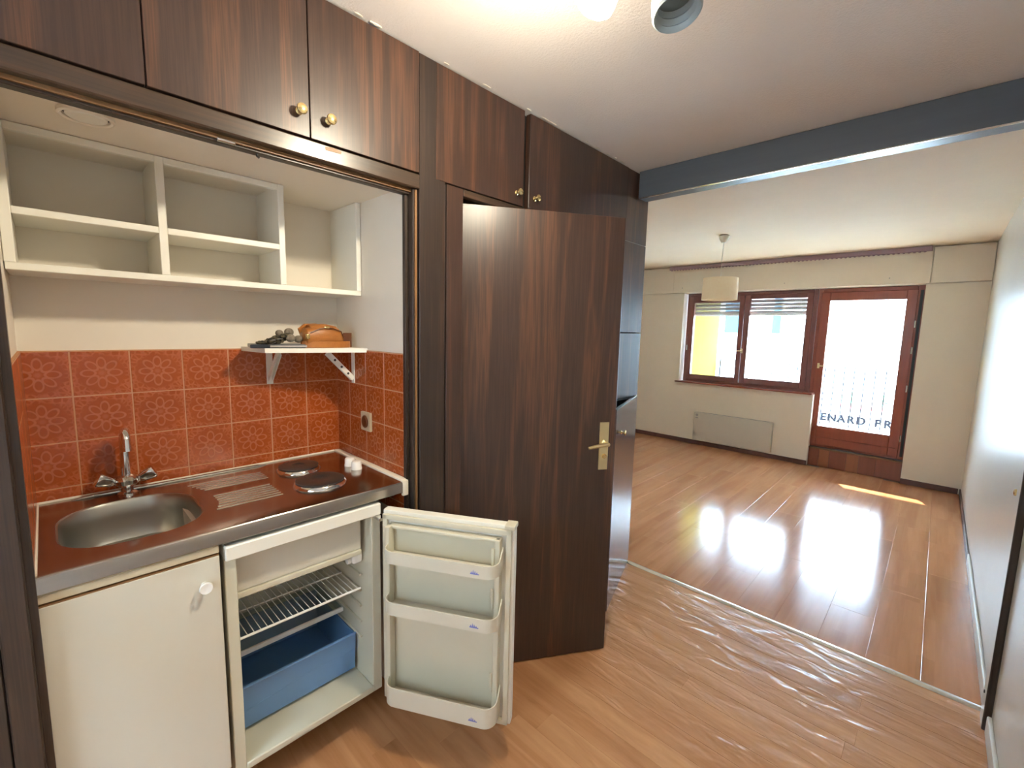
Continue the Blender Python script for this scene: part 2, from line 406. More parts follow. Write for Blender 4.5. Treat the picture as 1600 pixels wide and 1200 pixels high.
# roller box fascia: three panels with visible seams
rb = S(obj('trim_1', B().box(-2.745, -0.14, YF - .035, YF + .02, 2.055, ZC - .005, .002), 'wall'), 'white roller shutter box above the window')
obj('fascia_panel', B().box(XL + .005, -2.75, YF - .028, YF + .02, 2.055, ZC - .012, .002), 'wall', rb)
obj('fascia_panel', B().box(-0.135, XR - .003, YF - .028, YF + .02, 2.055, ZC - .012, .002), 'wall', rb)
for x in (-2.62, -1.4, -.45): obj('screw_cap', B().lathe([(0, .0), (.006, .001), (.006, .003), (0, .004)], axisT((x, YF - .034, 2.12), (0, -1, 0)), 10), 'shutter', rb)

# beam
bt = S(obj('trim_2', B().box(XW + .012, XR, 2.405, 2.50, 2.262, ZC - .002, .003), 'beam'), 'dark wooden ceiling beam with bluish reflection in its colour')
obj('light_edge', B().box(XW + .02, XR - .002, 2.4035, 2.412, 2.259, 2.264), 'alu', bt)

# floor boards
def board(x0, x1, y0, y1, c=.0022):
    b = B(); z0, z1 = -.006, 0.0
    lo = [(x0, y0), (x1, y0), (x1, y1), (x0, y1)]; hi = [(x0 + c, y0 + c), (x1 - c, y0 + c), (x1 - c, y1 - c), (x0 + c, y1 - c)]
    L0 = [b.bm.verts.new((*p, z0)) for p in lo]; L1 = [b.bm.verts.new((*p, z1 - c * .45)) for p in [(x0 + .0001, y0 + .0001), (x1 - .0001, y0 + .0001), (x1 - .0001, y1 - .0001), (x0 + .0001, y1 - .0001)]]; L2 = [b.bm.verts.new((*p, z1)) for p in hi]
    for A, D in ((L0, L1), (L1, L2)):
        for i in range(4): b.bm.faces.new((A[i], A[(i + 1) % 4], D[(i + 1) % 4], D[i]))
    b.bm.faces.new(L2)
    return b
W = .193; x = XR - .008; k = 0
while x > XL:
    x0 = max(XL, x - W); y = YS + .0 - [0, .43, .86][k % 3] ; k += 1
    while y < 6.33:
        y1 = y + 1.29
        a, b_ = max(y, YS), min(y1, 6.33)
        if b_ - a > .04:
            if b_ > YF and x0 < -.98: b_ = min(b_, YF)
            if b_ > YF and x > -.17: b_ = min(b_, YF)
            if b_ - a > .04: obj('laminate_board', board(x0, x, a, b_, .0012), 'lam', fl, angle=8)
        y = y1
    x = x0
y = YS; k = 0
while y > YBK:
    y0 = max(YBK, y - .098)
    left = -2.1 if y0 < 2.4 else XW
    segs = [left]; q = left + random.uniform(.5, 1.5)
    while q < XR - .3: segs.append(q); q += random.uniform(1.3, 1.6)
    segs.append(XR - .004)
    for a, b_ in zip(segs, segs[1:]): obj('vinyl_plank', board(a, b_, y0, y, .0008), 'vinyl', fl, angle=8)
    y = y0
# threshold strip
prof = [(YS - .021, 0.0), (YS - .014, .004), (YS, .0062), (YS + .014, .004), (YS + .021, 0.0)]
S(obj('trim_3', B().prism(prof, 'x', XW + .0, XR - .002), 'alu'), 'aluminium threshold strip across the floor')

# baseboards
S(obj('baseboard_far', B().box(XL, -1.005, YF - .014, YF, 0, .055, .003), 'base'))
S(obj('baseboard_far_right', B().box(-.165, XR - .02, YF - .014, YF, 0, .055, .003), 'base'))
S(obj('baseboard_right', B().box(XR - .014, XR, YS + .03, 4.2, .0, .078, .006, 3), 'gloss_wall'), 'glossy pale baseboard with bright top edge')
S(obj('baseboard_right_far', B().box(XR - .012, XR, 4.2, YF, 0, .055, .003), 'base'))
S(obj('baseboard_hall', B().box(XR - .014, XR, YBK, 2.40, 0, .075, .005, 2), 'gloss_wall'))

# right wall door casing (dark) with pale jamb
cs = S(obj('door_3', B().box(XR - .022, XR, 2.412, 2.425, 0, 2.26, .003), 'rosedark'), 'dark door casing on the right wall at the beam')
obj('jamb_strip', B().box(XR - .022, XR, 2.425, 2.50, 0, 2.26, .002), 'gloss_wall', cs)
obj('screw', B().lathe([(0, 0), (.007, 0), (.006, .003), (0, .003)], axisT((XR - .0225, 2.465, .13), (-1, 0, 0)), 10), 'dark', cs)
obj('knob', B().lathe([(.006, 0), (.006, .012), (.013, .018), (.013, .026), (0, .03)], axisT((XR - .0, 2.52, .93), (-1, 0, 0)), 14), 'brass', cs)

# ------------------------------------------------------------------ niche shell and tiles
TS = .1425; GAP = .0032; ZT = 1.402
full = B().box(-TS / 2 + GAP / 2, TS / 2 - GAP / 2, -TS / 2 + GAP / 2, TS / 2 - GAP / 2, 0, .006, .0012)
full_me = mesh_of(full, 'tile', 'tile')
def tile_wall(parent, P0, udir, nrm, u0, u1, uphase, z0, z1):
    """tiles on the vertical plane through P0; u along udir; seams at uphase + k*TS; rows down from z1"""
    u = Vector(udir); n = Vector(nrm); z = Vector((0, 0, 1))
    if u.cross(z).dot(n) < 0: uu = -u
    else: uu = u
    R3 = Matrix((uu, z, n)).transposed().to_4x4()
    k0 = math.floor((u0 - uphase) / TS) - 1
    for kk in range(k0, k0 + 14):
        a = uphase + kk * TS; b_ = a + TS
        ca, cb = max(a, u0), min(b_, u1)
        if cb - ca < .01: continue
        for r in range(9):
            zt = z1 - r * TS; zb = zt - TS
            cz0 = max(zb, z0)
            if zt - cz0 < .01: continue
            cen = Vector(P0) + u * ((a + b_) / 2); cen.z = (zt + zb) / 2
            Mw = Matrix.Translation(cen) @ R3
            Mw = Mw @ Matrix.Translation((0, 0, random.uniform(-.0003, .0004)))
            if cb - ca > TS - .001 and zt - cz0 > TS - .001: me = full_me
            else:
                s = 1 if uu == u else -1
                xa, xb = sorted(((ca - (a + b_) / 2) * s, (cb - (a + b_) / 2) * s))
                me = mesh_of(B().box(xa + GAP / 2, xb - GAP / 2, cz0 - cen.z + GAP / 2, TS / 2 - GAP / 2, 0, .006, .0012), 'tile', 'tile')
            piece('tile', me, parent, Mw)
nb = S(obj('wall_niche_back', B().box(XB - .12, XB, YN0 - .1, YN1 + .1, 0, ZN + .02), 'niche'), 'cream back wall of the kitchen niche')
nl = S(obj('wall_niche_left', B().box(XB, -1.40, YN0 - .10, YN0, 0, ZN), 'niche'))
nr = S(obj('wall_niche_right', B().box(XB, -1.40, YN1, YN1 + .10, 0, ZN), 'niche'))
S(obj('ceiling_niche', B().box(XB, -1.362, YN0 - .1, YN1 + .1, ZN, ZN + .02), 'niche'))
for par, bx in ((nb, (XB, XB + .0062, YN0, YN1, .80, ZT + .002)), (nl, (XB, -1.402, YN0, YN0 + .0062, .80, ZT + .002)), (nr, (XB, -1.402, YN1 - .0062, YN1, .80, ZT + .002))):
    obj('grout', B().box(*bx), 'grout', par)
tile_wall(nb, (XB + .001, 0, 0), (0, 1, 0), (1, 0, 0), YN0 + .004, YN1 - .004, .047, .86, ZT)
tile_wall(nl, (0, YN0 + .001, 0), (1, 0, 0), (0, 1, 0), XB + .006, -1.402, -1.402, .80, ZT)
tile_wall(nr, (0, YN1 - .001, 0), (1, 0, 0), (0, -1, 0), XB + .006, -1.402, -1.402, .79, ZT)

# round vent in the niche ceiling
v = thing('air_vent', 'round white air vent recessed in the niche ceiling', 'vent', (-1.52, .105, ZN - .012))
obj('ring', B().lathe([(.052, .011), (.052, .003), (.047, 0), (.043, .003), (.043, .011)], Matrix.Translation((-1.52, .105, ZN - .012)), 36, True), 'niche', v)
obj('disc', B().lathe([(0, .001), (.034, .001), (.038, .004), (.038, .009), (0, .009)], Matrix.Translation((-1.52, .105, ZN - .012)), 36), 'white', v)
obj('shadow_gap', B().lathe([(.0385, .0095), (.0425, .0095), (.0425, .0115), (.0385, .0115)], Matrix.Translation((-1.52, .105, ZN - .012)), 36, True), 'dark', v)

# ------------------------------------------------------------------ wardrobe wall trims round the niche
jl = S(obj('trim_4', B().box(-1.405, XW + .004, YN0 - .05, YN0 - .006, 0, 1.968, .003), 'rosedark'), 'dark wooden jamb left of the niche')
obj('edge_strip', B().box(-1.4045, -1.372, YN0 - .008, YN0 + .0072, 0, 1.955), 'rosedark', jl)
S(obj('trim_5', B().box(-1.38, XW, YBK, YN0 - .052, 0, 2.018, .002), 'rosedark'), 'dark wardrobe panel left of the niche')
hd = S(obj('trim_6', B().box(-1.372, XW + .004, YBK, .925, 1.972, 2.018, .003), 'rosedarky'), 'dark wooden header over the niche')
obj('inner_rail', B().box(-1.402, -1.374, YN0, YN1, 1.955, 1.984, .002), 'rosedark', hd)
obj('groove_edge', B().box(-1.374, -1.366, YN0, YN1, 1.962, 1.972), 'edge', hd)
ct = B().box(-1.376, -1.362, .335, .375, 1.956, 1.963, .001); obj('catch_plate', ct, 'chrome', hd)
obj('hook', B().tube([(-1.38, .43, 1.962), (-1.38, .43, 1.948), (-1.374, .432, 1.944)], .003, 8), 'dark', hd)
obj('worn_chip', B().prism([(.60, 2.003), (.645, 2.005), (.65, 2.012), (.62, 2.016), (.598, 2.012)], 'x', XW + .0042, XW + .0048), 'edge', hd)
jr = S(obj('trim_7', B().box(-1.385, -1.355, .905, .925, 0, 1.972, .002), 'rosedark'), 'dark grooved jamb right of the niche')
obj('edge_strip', B().box(-1.402, -1.386, .893, .905, 0, 1.955, .001), 'rosedark', jr)
obj('raw_edge', B().box(-1.356, -1.350, .911, .9185, 0, 1.968), 'edge', jr)
po = S(obj('trim_8', B().box(-1.372, XW, .925, 1.036, 0, ZC - .004, .002), 'rosedark'), 'dark wooden post between niche and doorway')
obj('seam_strip', B().box(-1.376, XW - .012, 1.036, 1.046, 0, 2.018), 'dark', po)
S(obj('trim_9', B().box(-1.372, XW - .002, 1.046, 1.122, 0, 2.018, .002), 'rosewood'), 'dark wooden door post')
S(obj('trim_10', B().box(-1.372, XW - .002, 1.124, 1.93, 1.992, 2.018, .002), 'rosedarky'), 'dark lintel over the doorway')

# doorway recess behind the open leaf
S(obj('wall_doorway', B().box(-2.09, -1.96, .99, 2.44, 0, ZC), 'wall'))

# end panels at the right of the wardrobe
ep = S(obj('trim_11', B().box(-1.372, XW, 1.932, YS - .006, 1.500, 2.016, .002), 'rosewood'), 'wooden end panels of the wardrobe wall')
obj('panel', B().box(-1.372, XW, 1.932, YS - .006, 1.112, 1.497, .002), 'rosewood', ep)
obj('panel', B().box(-1.372, XW, 2.305, YS - .006, 2.019, ZC - .004, .002), 'rosewood', ep)
obj('side_panel', B().box(-1.96, -1.373, YS - .024, YS - .006, 0, ZC - .004, .001), 'rosewood', ep)
obj('divider', B().box(-1.86, -1.373, 1.93, 1.95, 0, ZC - .3, .001), 'rosewood', ep)

# ------------------------------------------------------------------ overhead cupboards
def knob(name, loc, parent, mat='brass', r=.0145):
    T = axisT(loc, (1, 0, 0))
    return obj(name, B().lathe([(.010, 0), (.010, .003), (.0055, .006), (.005, .014), (r * .85, .019), (r, .023), (r * .92, .027), (r * .4, .030), (0, .0305)], T, 20), mat, parent)
oc = thing('overhead_cupboard', 'dark rosewood cupboard run above the kitchen niche with brass knobs', 'cupboard', (XW - .3, .3, 2.02))
obj('body', B().box(-1.95, -1.365, YBK + .01, .924, 2.02, ZC - .004), 'rosedark', oc)
ys = [YBK + .012, -.55, -.165, .196, .557, .922]
for i in range(5):
    d = obj('door', B().box(-1.364, XW + .006, ys[i] + .0015, ys[i + 1] - .0015, 2.0225, ZC - .006, .0012), 'rosewood', oc)
    ky = {4: .609, 3: .527, 2: -.135, 1: -.195}.get(i)
    if ky: knob('knob', (XW + .006, ky, 2.083), d)
oc2 = thing('overhead_cupboard', 'dark rosewood two-door cupboard above the open door', 'cupboard', (XW - .3, 1.6, 2.02))
obj('body', B().box(-1.95, -1.375, 1.038, 2.30, 2.02, ZC - .004), 'dark', oc2)
for (a, b_, ky, off) in ((.995, 1.446, 1.405, .002), (1.480, 2.300, 1.517, .004)):
    d = obj('door', B().box(-1.362 if a < 1 else -1.366, XW + off, a, b_, 2.021, ZC - .006, .0012), 'rosewood', oc2)
    knob('knob', (XW + off, ky, 2.068), d)
# ragged caulk line between cupboards and ceiling
cb = B()
for i in range(26):
    y0 = .1 + i * .085 + random.uniform(-.02, .02)
    if random.random() < .55: cb.sphere((XW + .012, y0, ZC - .001), .006, (random.uniform(.5, 1.1), random.uniform(1.5, 5), random.uniform(.3, .7)), 1)
S(obj('trim_12', cb, 'caulk'), 'ragged white paint along the ceiling edge')

# ------------------------------------------------------------------ open interior door
hx, hy = -1.395, 1.14; ang = math.atan2(.595, .384)
d2 = thing('door_2', 'dark rosewood interior door standing open into the hall', 'door', (hx, hy, 0), ang)
del d2['category']; d2['kind'] = 'structure'
obj('leaf', B().box(0, .708, .0, .038, .008, 1.981, .0015), 'rosewood', d2, True)
obj('handle_plate', B().box(.632, .676, -.004, .0005, .888, 1.104, .0012), 'lbrass', d2, True)
hl = B().lathe([(.013, .0), (.013, .006), (.009, .01), (.009, .042), (0, .045)], axisT((.656, -.003, 1.012), (0, -1, 0)), 16)
hl.tube([(.656, -.040, 1.012), (.64, -.043, 1.011), (.60, -.044, 1.006), (.565, -.043, .999)], [.008, .0085, .008, .007], 10)
obj('lever_handle', hl, 'lbrass', d2, True)
obj('lock_cylinder', B().lathe([(.0105, 0), (.0105, .006), (.008, .010), (0, .010)], axisT((.657, -.003, .950), (0, -1, 0)), 16), 'brass', d2, True)
hb = B().lathe([(.013, .0), (.013, .006), (.009, .01), (.009, .042), (0, .045)], axisT((.656, .038, 1.012), (0, 1, 0)), 12)
hb.tube([(.656, .078, 1.012), (.60, .082, 1.006), (.565, .081, .999)], .008, 8)
obj('lever_handle', hb, 'lbrass', d2, True)
obj('handle_plate', B().box(.632, .676, .0375, .042, .888, 1.104, .0012), 'lbrass', d2, True)

# ------------------------------------------------------------------ low cupboard with its door ajar
lc = thing('low_cupboard', 'low rosewood cupboard at the end of the wardrobe with its door ajar', 'cupboard', (-1.62, 2.24, 0))
cbx = B(); cbx.box(-1.84, -1.36, 1.955, 1.975, .0, 1.095); cbx.box(-1.84, -1.36, 2.51, 2.53, .0, 1.095); cbx.box(-1.84, -1.82, 1.975, 2.51, 0, 1.095); cbx.box(-1.82, -1.36, 1.975, 2.51, .04, .06)
obj('body', cbx, 'dark', lc)
obj('top', B().box(-1.84, -1.352, 1.955, 2.53, 1.095, 1.110, .001), 'dark', lc)
lcd = thing('x', None, None, (0, 0, 0)); bpy.data.objects.remove(lcd)
A = math.atan2(-.948, .318)
Tl = Matrix.Translation((-1.345, 2.555, 0)) @ Matrix.Rotation(A, 4, 'Z')
db = B().box(0.004, .60, -.018, 0, .006, 1.108, .001); db.bm.transform(Tl)
ld = obj('door', db, 'rosewood_gloss' if 'rosewood_gloss' in M else rosewood('rosewood_glossy', (0.075, 0.045, 0.036), (0.14, 0.085, 0.065), (0.22, 0.12, 0.08), 0.16), lc)
kb = B().lathe([(.010, 0), (.010, .003), (.0055, .006), (.005, .014), (.0125, .019), (.0145, .023), (.013, .027), (0, .0305)], axisT((.465, 0, .965), (0, 1, 0)), 20); kb.bm.transform(Tl)
obj('knob', kb, 'brass', ld)

# ------------------------------------------------------------------ wall shelf unit in the niche
su = thing('shelf_unit', 'white painted open shelf unit high on the niche wall', 'shelf', (-1.84, .44, 1.62))
F0, F1 = XB + .001, -1.72; t = .019
obj('bottom_board', B().box(F0, F1, YN0 + .002, .938 - .035, 1.622, 1.622 + t, .0015), 'white', su)
obj('side_panel', B().box(F0, F1 + .001, YN0 + .001, YN0 + .022, 1.641, ZN - .001, .0015), 'white', su)
obj('side_panel', B().box(F0, F1 + .001, .884, .9035, 1.641, ZN - .001, .0015), 'white', su)
obj('divider', B().box(F0, F1 + .0005, .258, .279, 1.641, ZN - .001, .0015), 'white', su)
obj('divider', B().box(F0, F1 + .0005, .596, .616, 1.641, ZN - .001, .0015), 'white', su)
obj('shelf_board', B().box(F0, F1, YN0 + .022, .258, 1.762, 1.762 + t, .0015), 'white', su)
obj('shelf_board', B().box(F0, F1, .279, .596, 1.762, 1.762 + t, .0015), 'white', su)
obj('top_rail', B().box(F1 - .019, F1, YN0 + .022, .258, ZN - .020, ZN - .001, .0015), 'white', su)
obj('top_rail', B().box(F1 - .019, F1, .279, .596, ZN - .020, ZN - .001, .0015), 'white', su)

# ------------------------------------------------------------------ small bracket shelf and the things on it
bs = thing('bracket_shelf', 'small white shelf on metal brackets above the hotplates', 'shelf', (-1.85, .71, 1.395))
obj('board', B().prism([(-1.765, .548), (-1.675, .902), (-1.945, .902), (-1.945, .520)], 'z', 1.395, 1.412), 'white', bs)
def bracket(T):
    b = B()
    b.box(0, .004, -.012, .012, -.135, 0, .001, mat=T)        # wall plate
    b.box(.004, .13, -.010, .010, -.004, 0, mat=T)
    Tb = T @ Matrix.Translation((.004, 0, -.118)) @ Matrix.Rotation(-math.atan2(.112, .108), 4, 'Y')
    b.box(0, .155, -.0085, -.0065, -.010, .010, .0008, mat=Tb); b.box(0, .155, .0065, .0085, -.010, .010, .0008, mat=Tb); b.box(0, .155, -.0065, .0065, .008, .010, mat=Tb)
    return b, Tb
T1 = Matrix.Translation((XB + .007, .617, 1.395)); b1, Tb1 = bracket(T1)
o = obj('bracket', b1, 'white', bs)
T2 = Matrix.Translation((-1.79, YN1 - .007, 1.395)) @ Matrix.Rotation(-PI / 2, 4, 'Z'); b2, Tb2 = bracket(T2)
o = obj('bracket', b2, 'white', bs)
for q in (.035, .075, .115):
    obj('rivet_hole', B().lathe([(0, .0), (.005, 0), (.005, .0008), (0, .0008)], Tb2 @ axisT((q, .0085, 0), (0, 1, 0)), 12), 'dark', o)
ZS = 1.4125
tb = thing('notebook', 'thin navy notebook lying at the left end of the small shelf', 'notebook', (-1.80, .60, ZS))
Tn = Matrix.Translation((-1.815, .600, ZS)) @ Matrix.Scale(1.15, 4) @ Matrix.Rotation(math.radians(-12), 4, 'Z')
obj('cover', B().box(-.06, .052, -.075, .085, 0, .012, .003, 2, mat=Tn), 'tablet', tb)
obj('page_block', B().box(-.055, .0535, -.02, .0875, .003, .009, mat=Tn), 'shutter', tb)
ky = thing('key_bunch', 'bunch of keys with grey wool pompoms on the navy notebook', 'keys', (-1.80, .62, ZS + .012))
zk = ZS + .0125
for (dx, dy, dz, r) in ((.026, .036, .024, .017), (.018, .068, .020, .016), (-.015, .046, .046, .017), (.0, .006, .042, .014)):
    obj('pompom', B().sphere((-1.80 + dx, .605 + dy, zk + dz), r, (1, 1, .9), 3), 'fur', ky)
for i, (a, dy, dz) in enumerate(((1.9, -.015, .004), (2.4, -.025, .009), (1.3, -.005, .012), (2.9, -.03, .015), (2.1, -.008, .02))):
    T = Matrix.Translation((-1.79 + .008 * i, .605 + dy, zk + dz)) @ Matrix.Rotation(-a, 4, 'Z') @ Matrix.Rotation(.15 * (i % 3), 4, 'Y')
    kb = B(); kb.lathe([(.0045, 0), (.0115, 0), (.0115, .0022), (.0045, .0022)], T, 14, True); kb.box(.010, .045, -.0035, .0035, 0, .0022, .0004, mat=T)
    for q in (.026, .033, .040): kb.box(q, q + .004, -.006, -.003, 0, .0022, mat=T)
    obj('key', kb, 'keys', ky)
M['camo'] = (lambda t: (t.bump(t.noise(t.coord('Object'), 120, 4, 0.7), 0.8, 0.006), t.fin(t.mix(t.ramp(t.noise(t.coord('Object'), 60, 3), [(0.45, (0, 0, 0)), (0.55, (1, 1, 1))]), srgb(38, 36, 30), srgb(96, 88, 66)), 0.9))[1])(NT('patterned_cloth'))
cl_ = B()
for (dx, dy, dz, sx_, sy_, sz_, a) in ((0, -.035, .006, .028, .040, .008, .3), (.008, -.010, .014, .026, .032, .012, -.5), (-.01, .012, .022, .026, .026, .014, .8), (.012, .028, .030, .016, .022, .012, 0), (.02, -.028, .012, .012, .026, .007, 1.0)):
    cl_.sphere((-1.795 + dx, .600 + dy, zk + dz), 1.0, (sx_, sy_, sz_), 3, Matrix.Rotation(a, 4, 'Z'))
for v_ in cl_.bm.verts:
    v_.co.z = max(v_.co.z + .003 * math.sin(v_.co.y * 520) * math.sin(v_.co.x * 410), zk + .0005)
obj('patterned_cloth', cl_, 'camo', ky)
rg = B(); pts = [(-1.79 + .014 * math.cos(a), .60 + .014 * math.sin(a), zk + .016 + .004 * math.sin(2 * a)) for a in [2 * PI * i / 16 for i in range(17)]]
rg.tube(pts, .0014, 6); obj('ring', rg, 'chrome', ky)
n_before = set(o.name for o in bpy.data.objects)
bg = thing('belt_bag', 'small tan leather belt bag with strap at the right end of the small shelf', 'bag', (-1.78, .77, ZS))
def loft(secs, seg=16, T=None):
    b = B(); rings = []
    for (cx, cy, cz, rx, rz, p) in secs:
        ring = []
        for k in range(seg):
            a = 2 * PI * k / seg; c_, s_ = math.cos(a), math.sin(a)
            ring.append(b.bm.verts.new((cx + rx * math.copysign(abs(c_) ** p, c_), cy, cz + rz * math.copysign(abs(s_) ** p, s_))))
        rings.append(ring)
    for A_, B_ in zip(rings, rings[1:]):
        for k in range(seg): b.bm.faces.new((A_[k], A_[(k + 1) % seg], B_[(k + 1) % seg], B_[k]))
    b.bm.faces.new(rings[0]); b.bm.faces.new(rings[-1]); bmesh.ops.recalc_face_normals(b.bm, faces=b.bm.faces[:])
    return b
obj('pouch', loft([(-1.78, .700, ZS + .030, .020, .016, .8), (-1.78, .708, ZS + .031, .034, .026, .7), (-1.78, .735, ZS + .034, .038, .031, .65), (-1.78, .775, ZS + .035, .038, .033, .65), (-1.78, .812, ZS + .032, .036, .029, .7), (-1.78, .828, ZS + .028, .024, .020, .8)]), 'leather', bg)
obj('flap', loft([(-1.79, .722, ZS + .046, .034, .022, .7), (-1.79, .735, ZS + .047, .038, .0245, .65), (-1.79, .775, ZS + .048, .038, .0250, .65), (-1.79, .808, ZS + .045, .036, .022, .7)]), 'leather', bg)
obj('zip', B().tube([(-1.744, .715, ZS + .045), (-1.742, .745, ZS + .058), (-1.742, .785, ZS + .060), (-1.744, .815, ZS + .050), (-1.748, .826, ZS + .030)], .0018, 8), 'leatherd', bg)
obj('clasp', B().box(-1.742, -1.736, .757, .775, ZS + .060, ZS + .066, .002), 'brass', bg)
st = B()
for q in range(2):
    pts = []
    for i in range(25):
        a = -.35 + (2 * PI + .2) * i / 24
        pts.append((-1.772 + (.062 + .003 * q) * math.sin(a) * .55, .775 + (.080) * -math.cos(a), ZS + .010 + q * .0))
    if q: continue
    for A_, B_ in zip(pts, pts[1:]):
        d_ = Vector(B_) - Vector(A_); T = Matrix.Translation(Vector(A_)) @ Matrix.Rotation(math.atan2(d_.y, d_.x), 4, 'Z')
        st.box(-.001, d_.length + .001, -.0015, .0015, -.010, .010, mat=T)
obj('strap', st, 'leather', bg)
lp = B().tube([(-1.80, .71, ZS + .03), (-1.80, .70, ZS + .055), (-1.81, .72, ZS + .066), (-1.82, .76, ZS + .068), (-1.82, .79, ZS + .06)], .006, 8); obj('strap_loop', lp, 'leather', bg)
obj('buckle', B().box(-1.752, -1.738, .700, .712, ZS + .026, ZS + .042, .003, 2), 'brass', bg)
obj('strap_end', B().box(-1.77, -1.766, .832, .862, ZS + .0, ZS + .046, .001, mat=Matrix.Translation((0, 0, 0))), 'leatherd', bg)

SB = Matrix.Translation((-1.79, .775, ZS)) @ Matrix.Diagonal((1.1, 1.2, 1.28, 1)) @ Matrix.Translation((1.79, -.775, -ZS))
for ch in [o for o in bpy.data.objects if o.name not in n_before and o.parent == bg]:
    Mi = MW[bg.name]; ch.data.transform(Mi.inverted() @ SB @ Mi)

# socket on the right tiles
so = thing('wall_socket', 'beige framed wall socket on the right niche tiles', 'socket', (-1.675, YN1 - .008, 1.07))
obj('frame', B().box(-1.715, -1.640, YN1 - .018, YN1 - .0055, 1.072, 1.150, .003, 2), 'socket', so)
obj('insert', B().lathe([(.0, -.002), (.020, -.002), (.021, .0), (.026, .001), (.026, .006), (0, .006)], axisT((-1.6775, YN1 - .0215, 1.111), (0, 1, 0)), 24), 'leatherd', so)

# ------------------------------------------------------------------ sink worktop
ZK = .935; XF = -1.376; YK0, YK1 = YN0 + .002, .872
wt = thing('sink_worktop', 'stainless steel worktop with sink bowl, drainer and hotplates', 'worktop', (-1.66, .4, ZK - .04))
b = B(); bm = b.bm
outer = [(XB + .007, YK0), (XF - .012, YK0), (XF - .012, YK1), (XB + .007, YK1)]
SC = (-1.645, .140)
rim = rrect(SC[0], SC[1], .182, .158, .125, 8)
ov = [bm.verts.new((*p, ZK)) for p in outer]; iv = [bm.verts.new((*p, ZK)) for p in rim]
es = [bm.edges.new((ov[i], ov[(i + 1) % 4])) for i in range(4)] + [bm.edges.new((iv[i], iv[(i + 1) % len(iv)])) for i in range(len(iv))]
bmesh.ops.triangle_fill(bm, use_beauty=True, edges=es)
for f in bm.faces:
    if f.normal.z < 0: f.normal_flip()
# front lip profile swept along y
lip = [(XF - .012, ZK), (XF - .005, ZK - .0015), (XF - .001, ZK - .006), (XF, ZK - .012), (XF, ZK - .040), (XF - .004, ZK - .044), (XF - .012, ZK - .045)]
for (a, b_) in zip(lip, lip[1:]):
    q = [bm.verts.new((a[0], YK0, a[1])), bm.verts.new((b_[0], YK0, b_[1])), bm.verts.new((b_[0], YK1, b_[1])), bm.verts.new((a[0], YK1, a[1]))]
    bm.faces.new(q)
eR = [bm.verts.new((p[0], YK1, p[1])) for p in lip] + [bm.verts.new((XB + .007, YK1, ZK - .045)), bm.verts.new((XB + .007, YK1, ZK))]
bm.faces.new(eR)
bmesh.ops.remove_doubles(bm, verts=bm.verts[:], dist=.0001)
bmesh.ops.recalc_face_normals(bm, faces=bm.faces[:])
if sum(f.normal.z * f.calc_area() for f in bm.faces) < 0: bmesh.ops.reverse_faces(bm, faces=bm.faces[:])
top = obj('steel_top', b, 'steel', wt)
b = B(); prev = None
for (ins, dz, rr) in ((0, 0, .125), (.004, -.002, .121), (.008, -.010, .117), (.012, -.05, .113), (.018, -.10, .105), (.028, -.122, .095), (.048, -.132, .075), (.09, -.135, .05)):
    ring = [b.bm.verts.new((*p, ZK + dz)) for p in rrect(SC[0], SC[1], .182 - ins, .158 - ins, rr - 0, 8)]
    if prev:
        for i in range(len(ring)): b.bm.faces.new((prev[i], prev[(i + 1) % len(ring)], ring[(i + 1) % len(ring)], ring[i]))
    prev = ring
b.bm.faces.new(prev)
for f in b.bm.faces: f.normal_update()
bowl = obj('sink_bowl', b, 'steelbowl', wt)
obj('drain', B().lathe([(0, .002), (.012, .002), (.022, .0035), (.025, .0), (0, 0)], Matrix.Translation((SC[0], SC[1], ZK - .134)), 24), 'chrome', bowl)
# drainer grooves as raised ribs
def rib(x, y0, y1, w=.006, h=.0028):
    pf = [(x - w, ZK - .0002), (x - w * .5, ZK + h * .8), (x, ZK + h), (x + w * .5, ZK + h * .8), (x + w, ZK - .0002)]
    return obj('drainer_rib', B().prism([(p[0], p[1]) for p in pf], 'y', y0, y1), 'alu', wt)
for i in range(5):
    x = -1.835 + i * .021; d = (x - SC[0]); y0 = SC[1] + .158 + math.sqrt(max(0, .222 ** 2 - d * d)) * .30 - .0
    rib(x, .305 + .02 * i * .4, .535)
for i in range(7):
    x = -1.672 + i * .0215; d = abs(x + 1.60)
    rib(x, .345 - (d * .35 if i > 3 else 0), .515)
rr_ = B().tube([(-1.915, .02, ZK), (-1.917, .05, ZK + .002), (-1.917, .55, ZK + .002), (-1.915, .58, ZK)], [.002, .006, .006, .002], 8); obj('raised_bead', rr_, 'steel', wt)
# hotplates
def hotplate(cx, cy, r):
    T = Matrix.Translation((cx, cy, ZK))
    h = obj('hotplate', B().lathe([(r - .006, .0), (r - .004, .012), (r - .002, .016), (r - .010, .018), (r * .35, .0185), (r * .30, .016), (0, .016)], T, 40), 'iron', wt)
    obj('steel_ring', B().lathe([(r + .006, -.0002), (r + .004, .006), (r - .001, .011), (r - .0045, .011), (r - .005, 0)], T, 40), 'chrome', h)
hotplate(-1.775, .655, .0735); hotplate(-1.565, .650, .0835)
for (x, y) in ((-1.690, .824), (-1.630, .822)):
    obj('control_knob', B().lathe([(0, .034), (.010, .034), (.017, .032), (.0195, .026), (.0195, .010), (.021, .006), (.021, .0), (0, 0)], Matrix.Translation((x, y, ZK + .0002)), 24), 'knobw', wt)
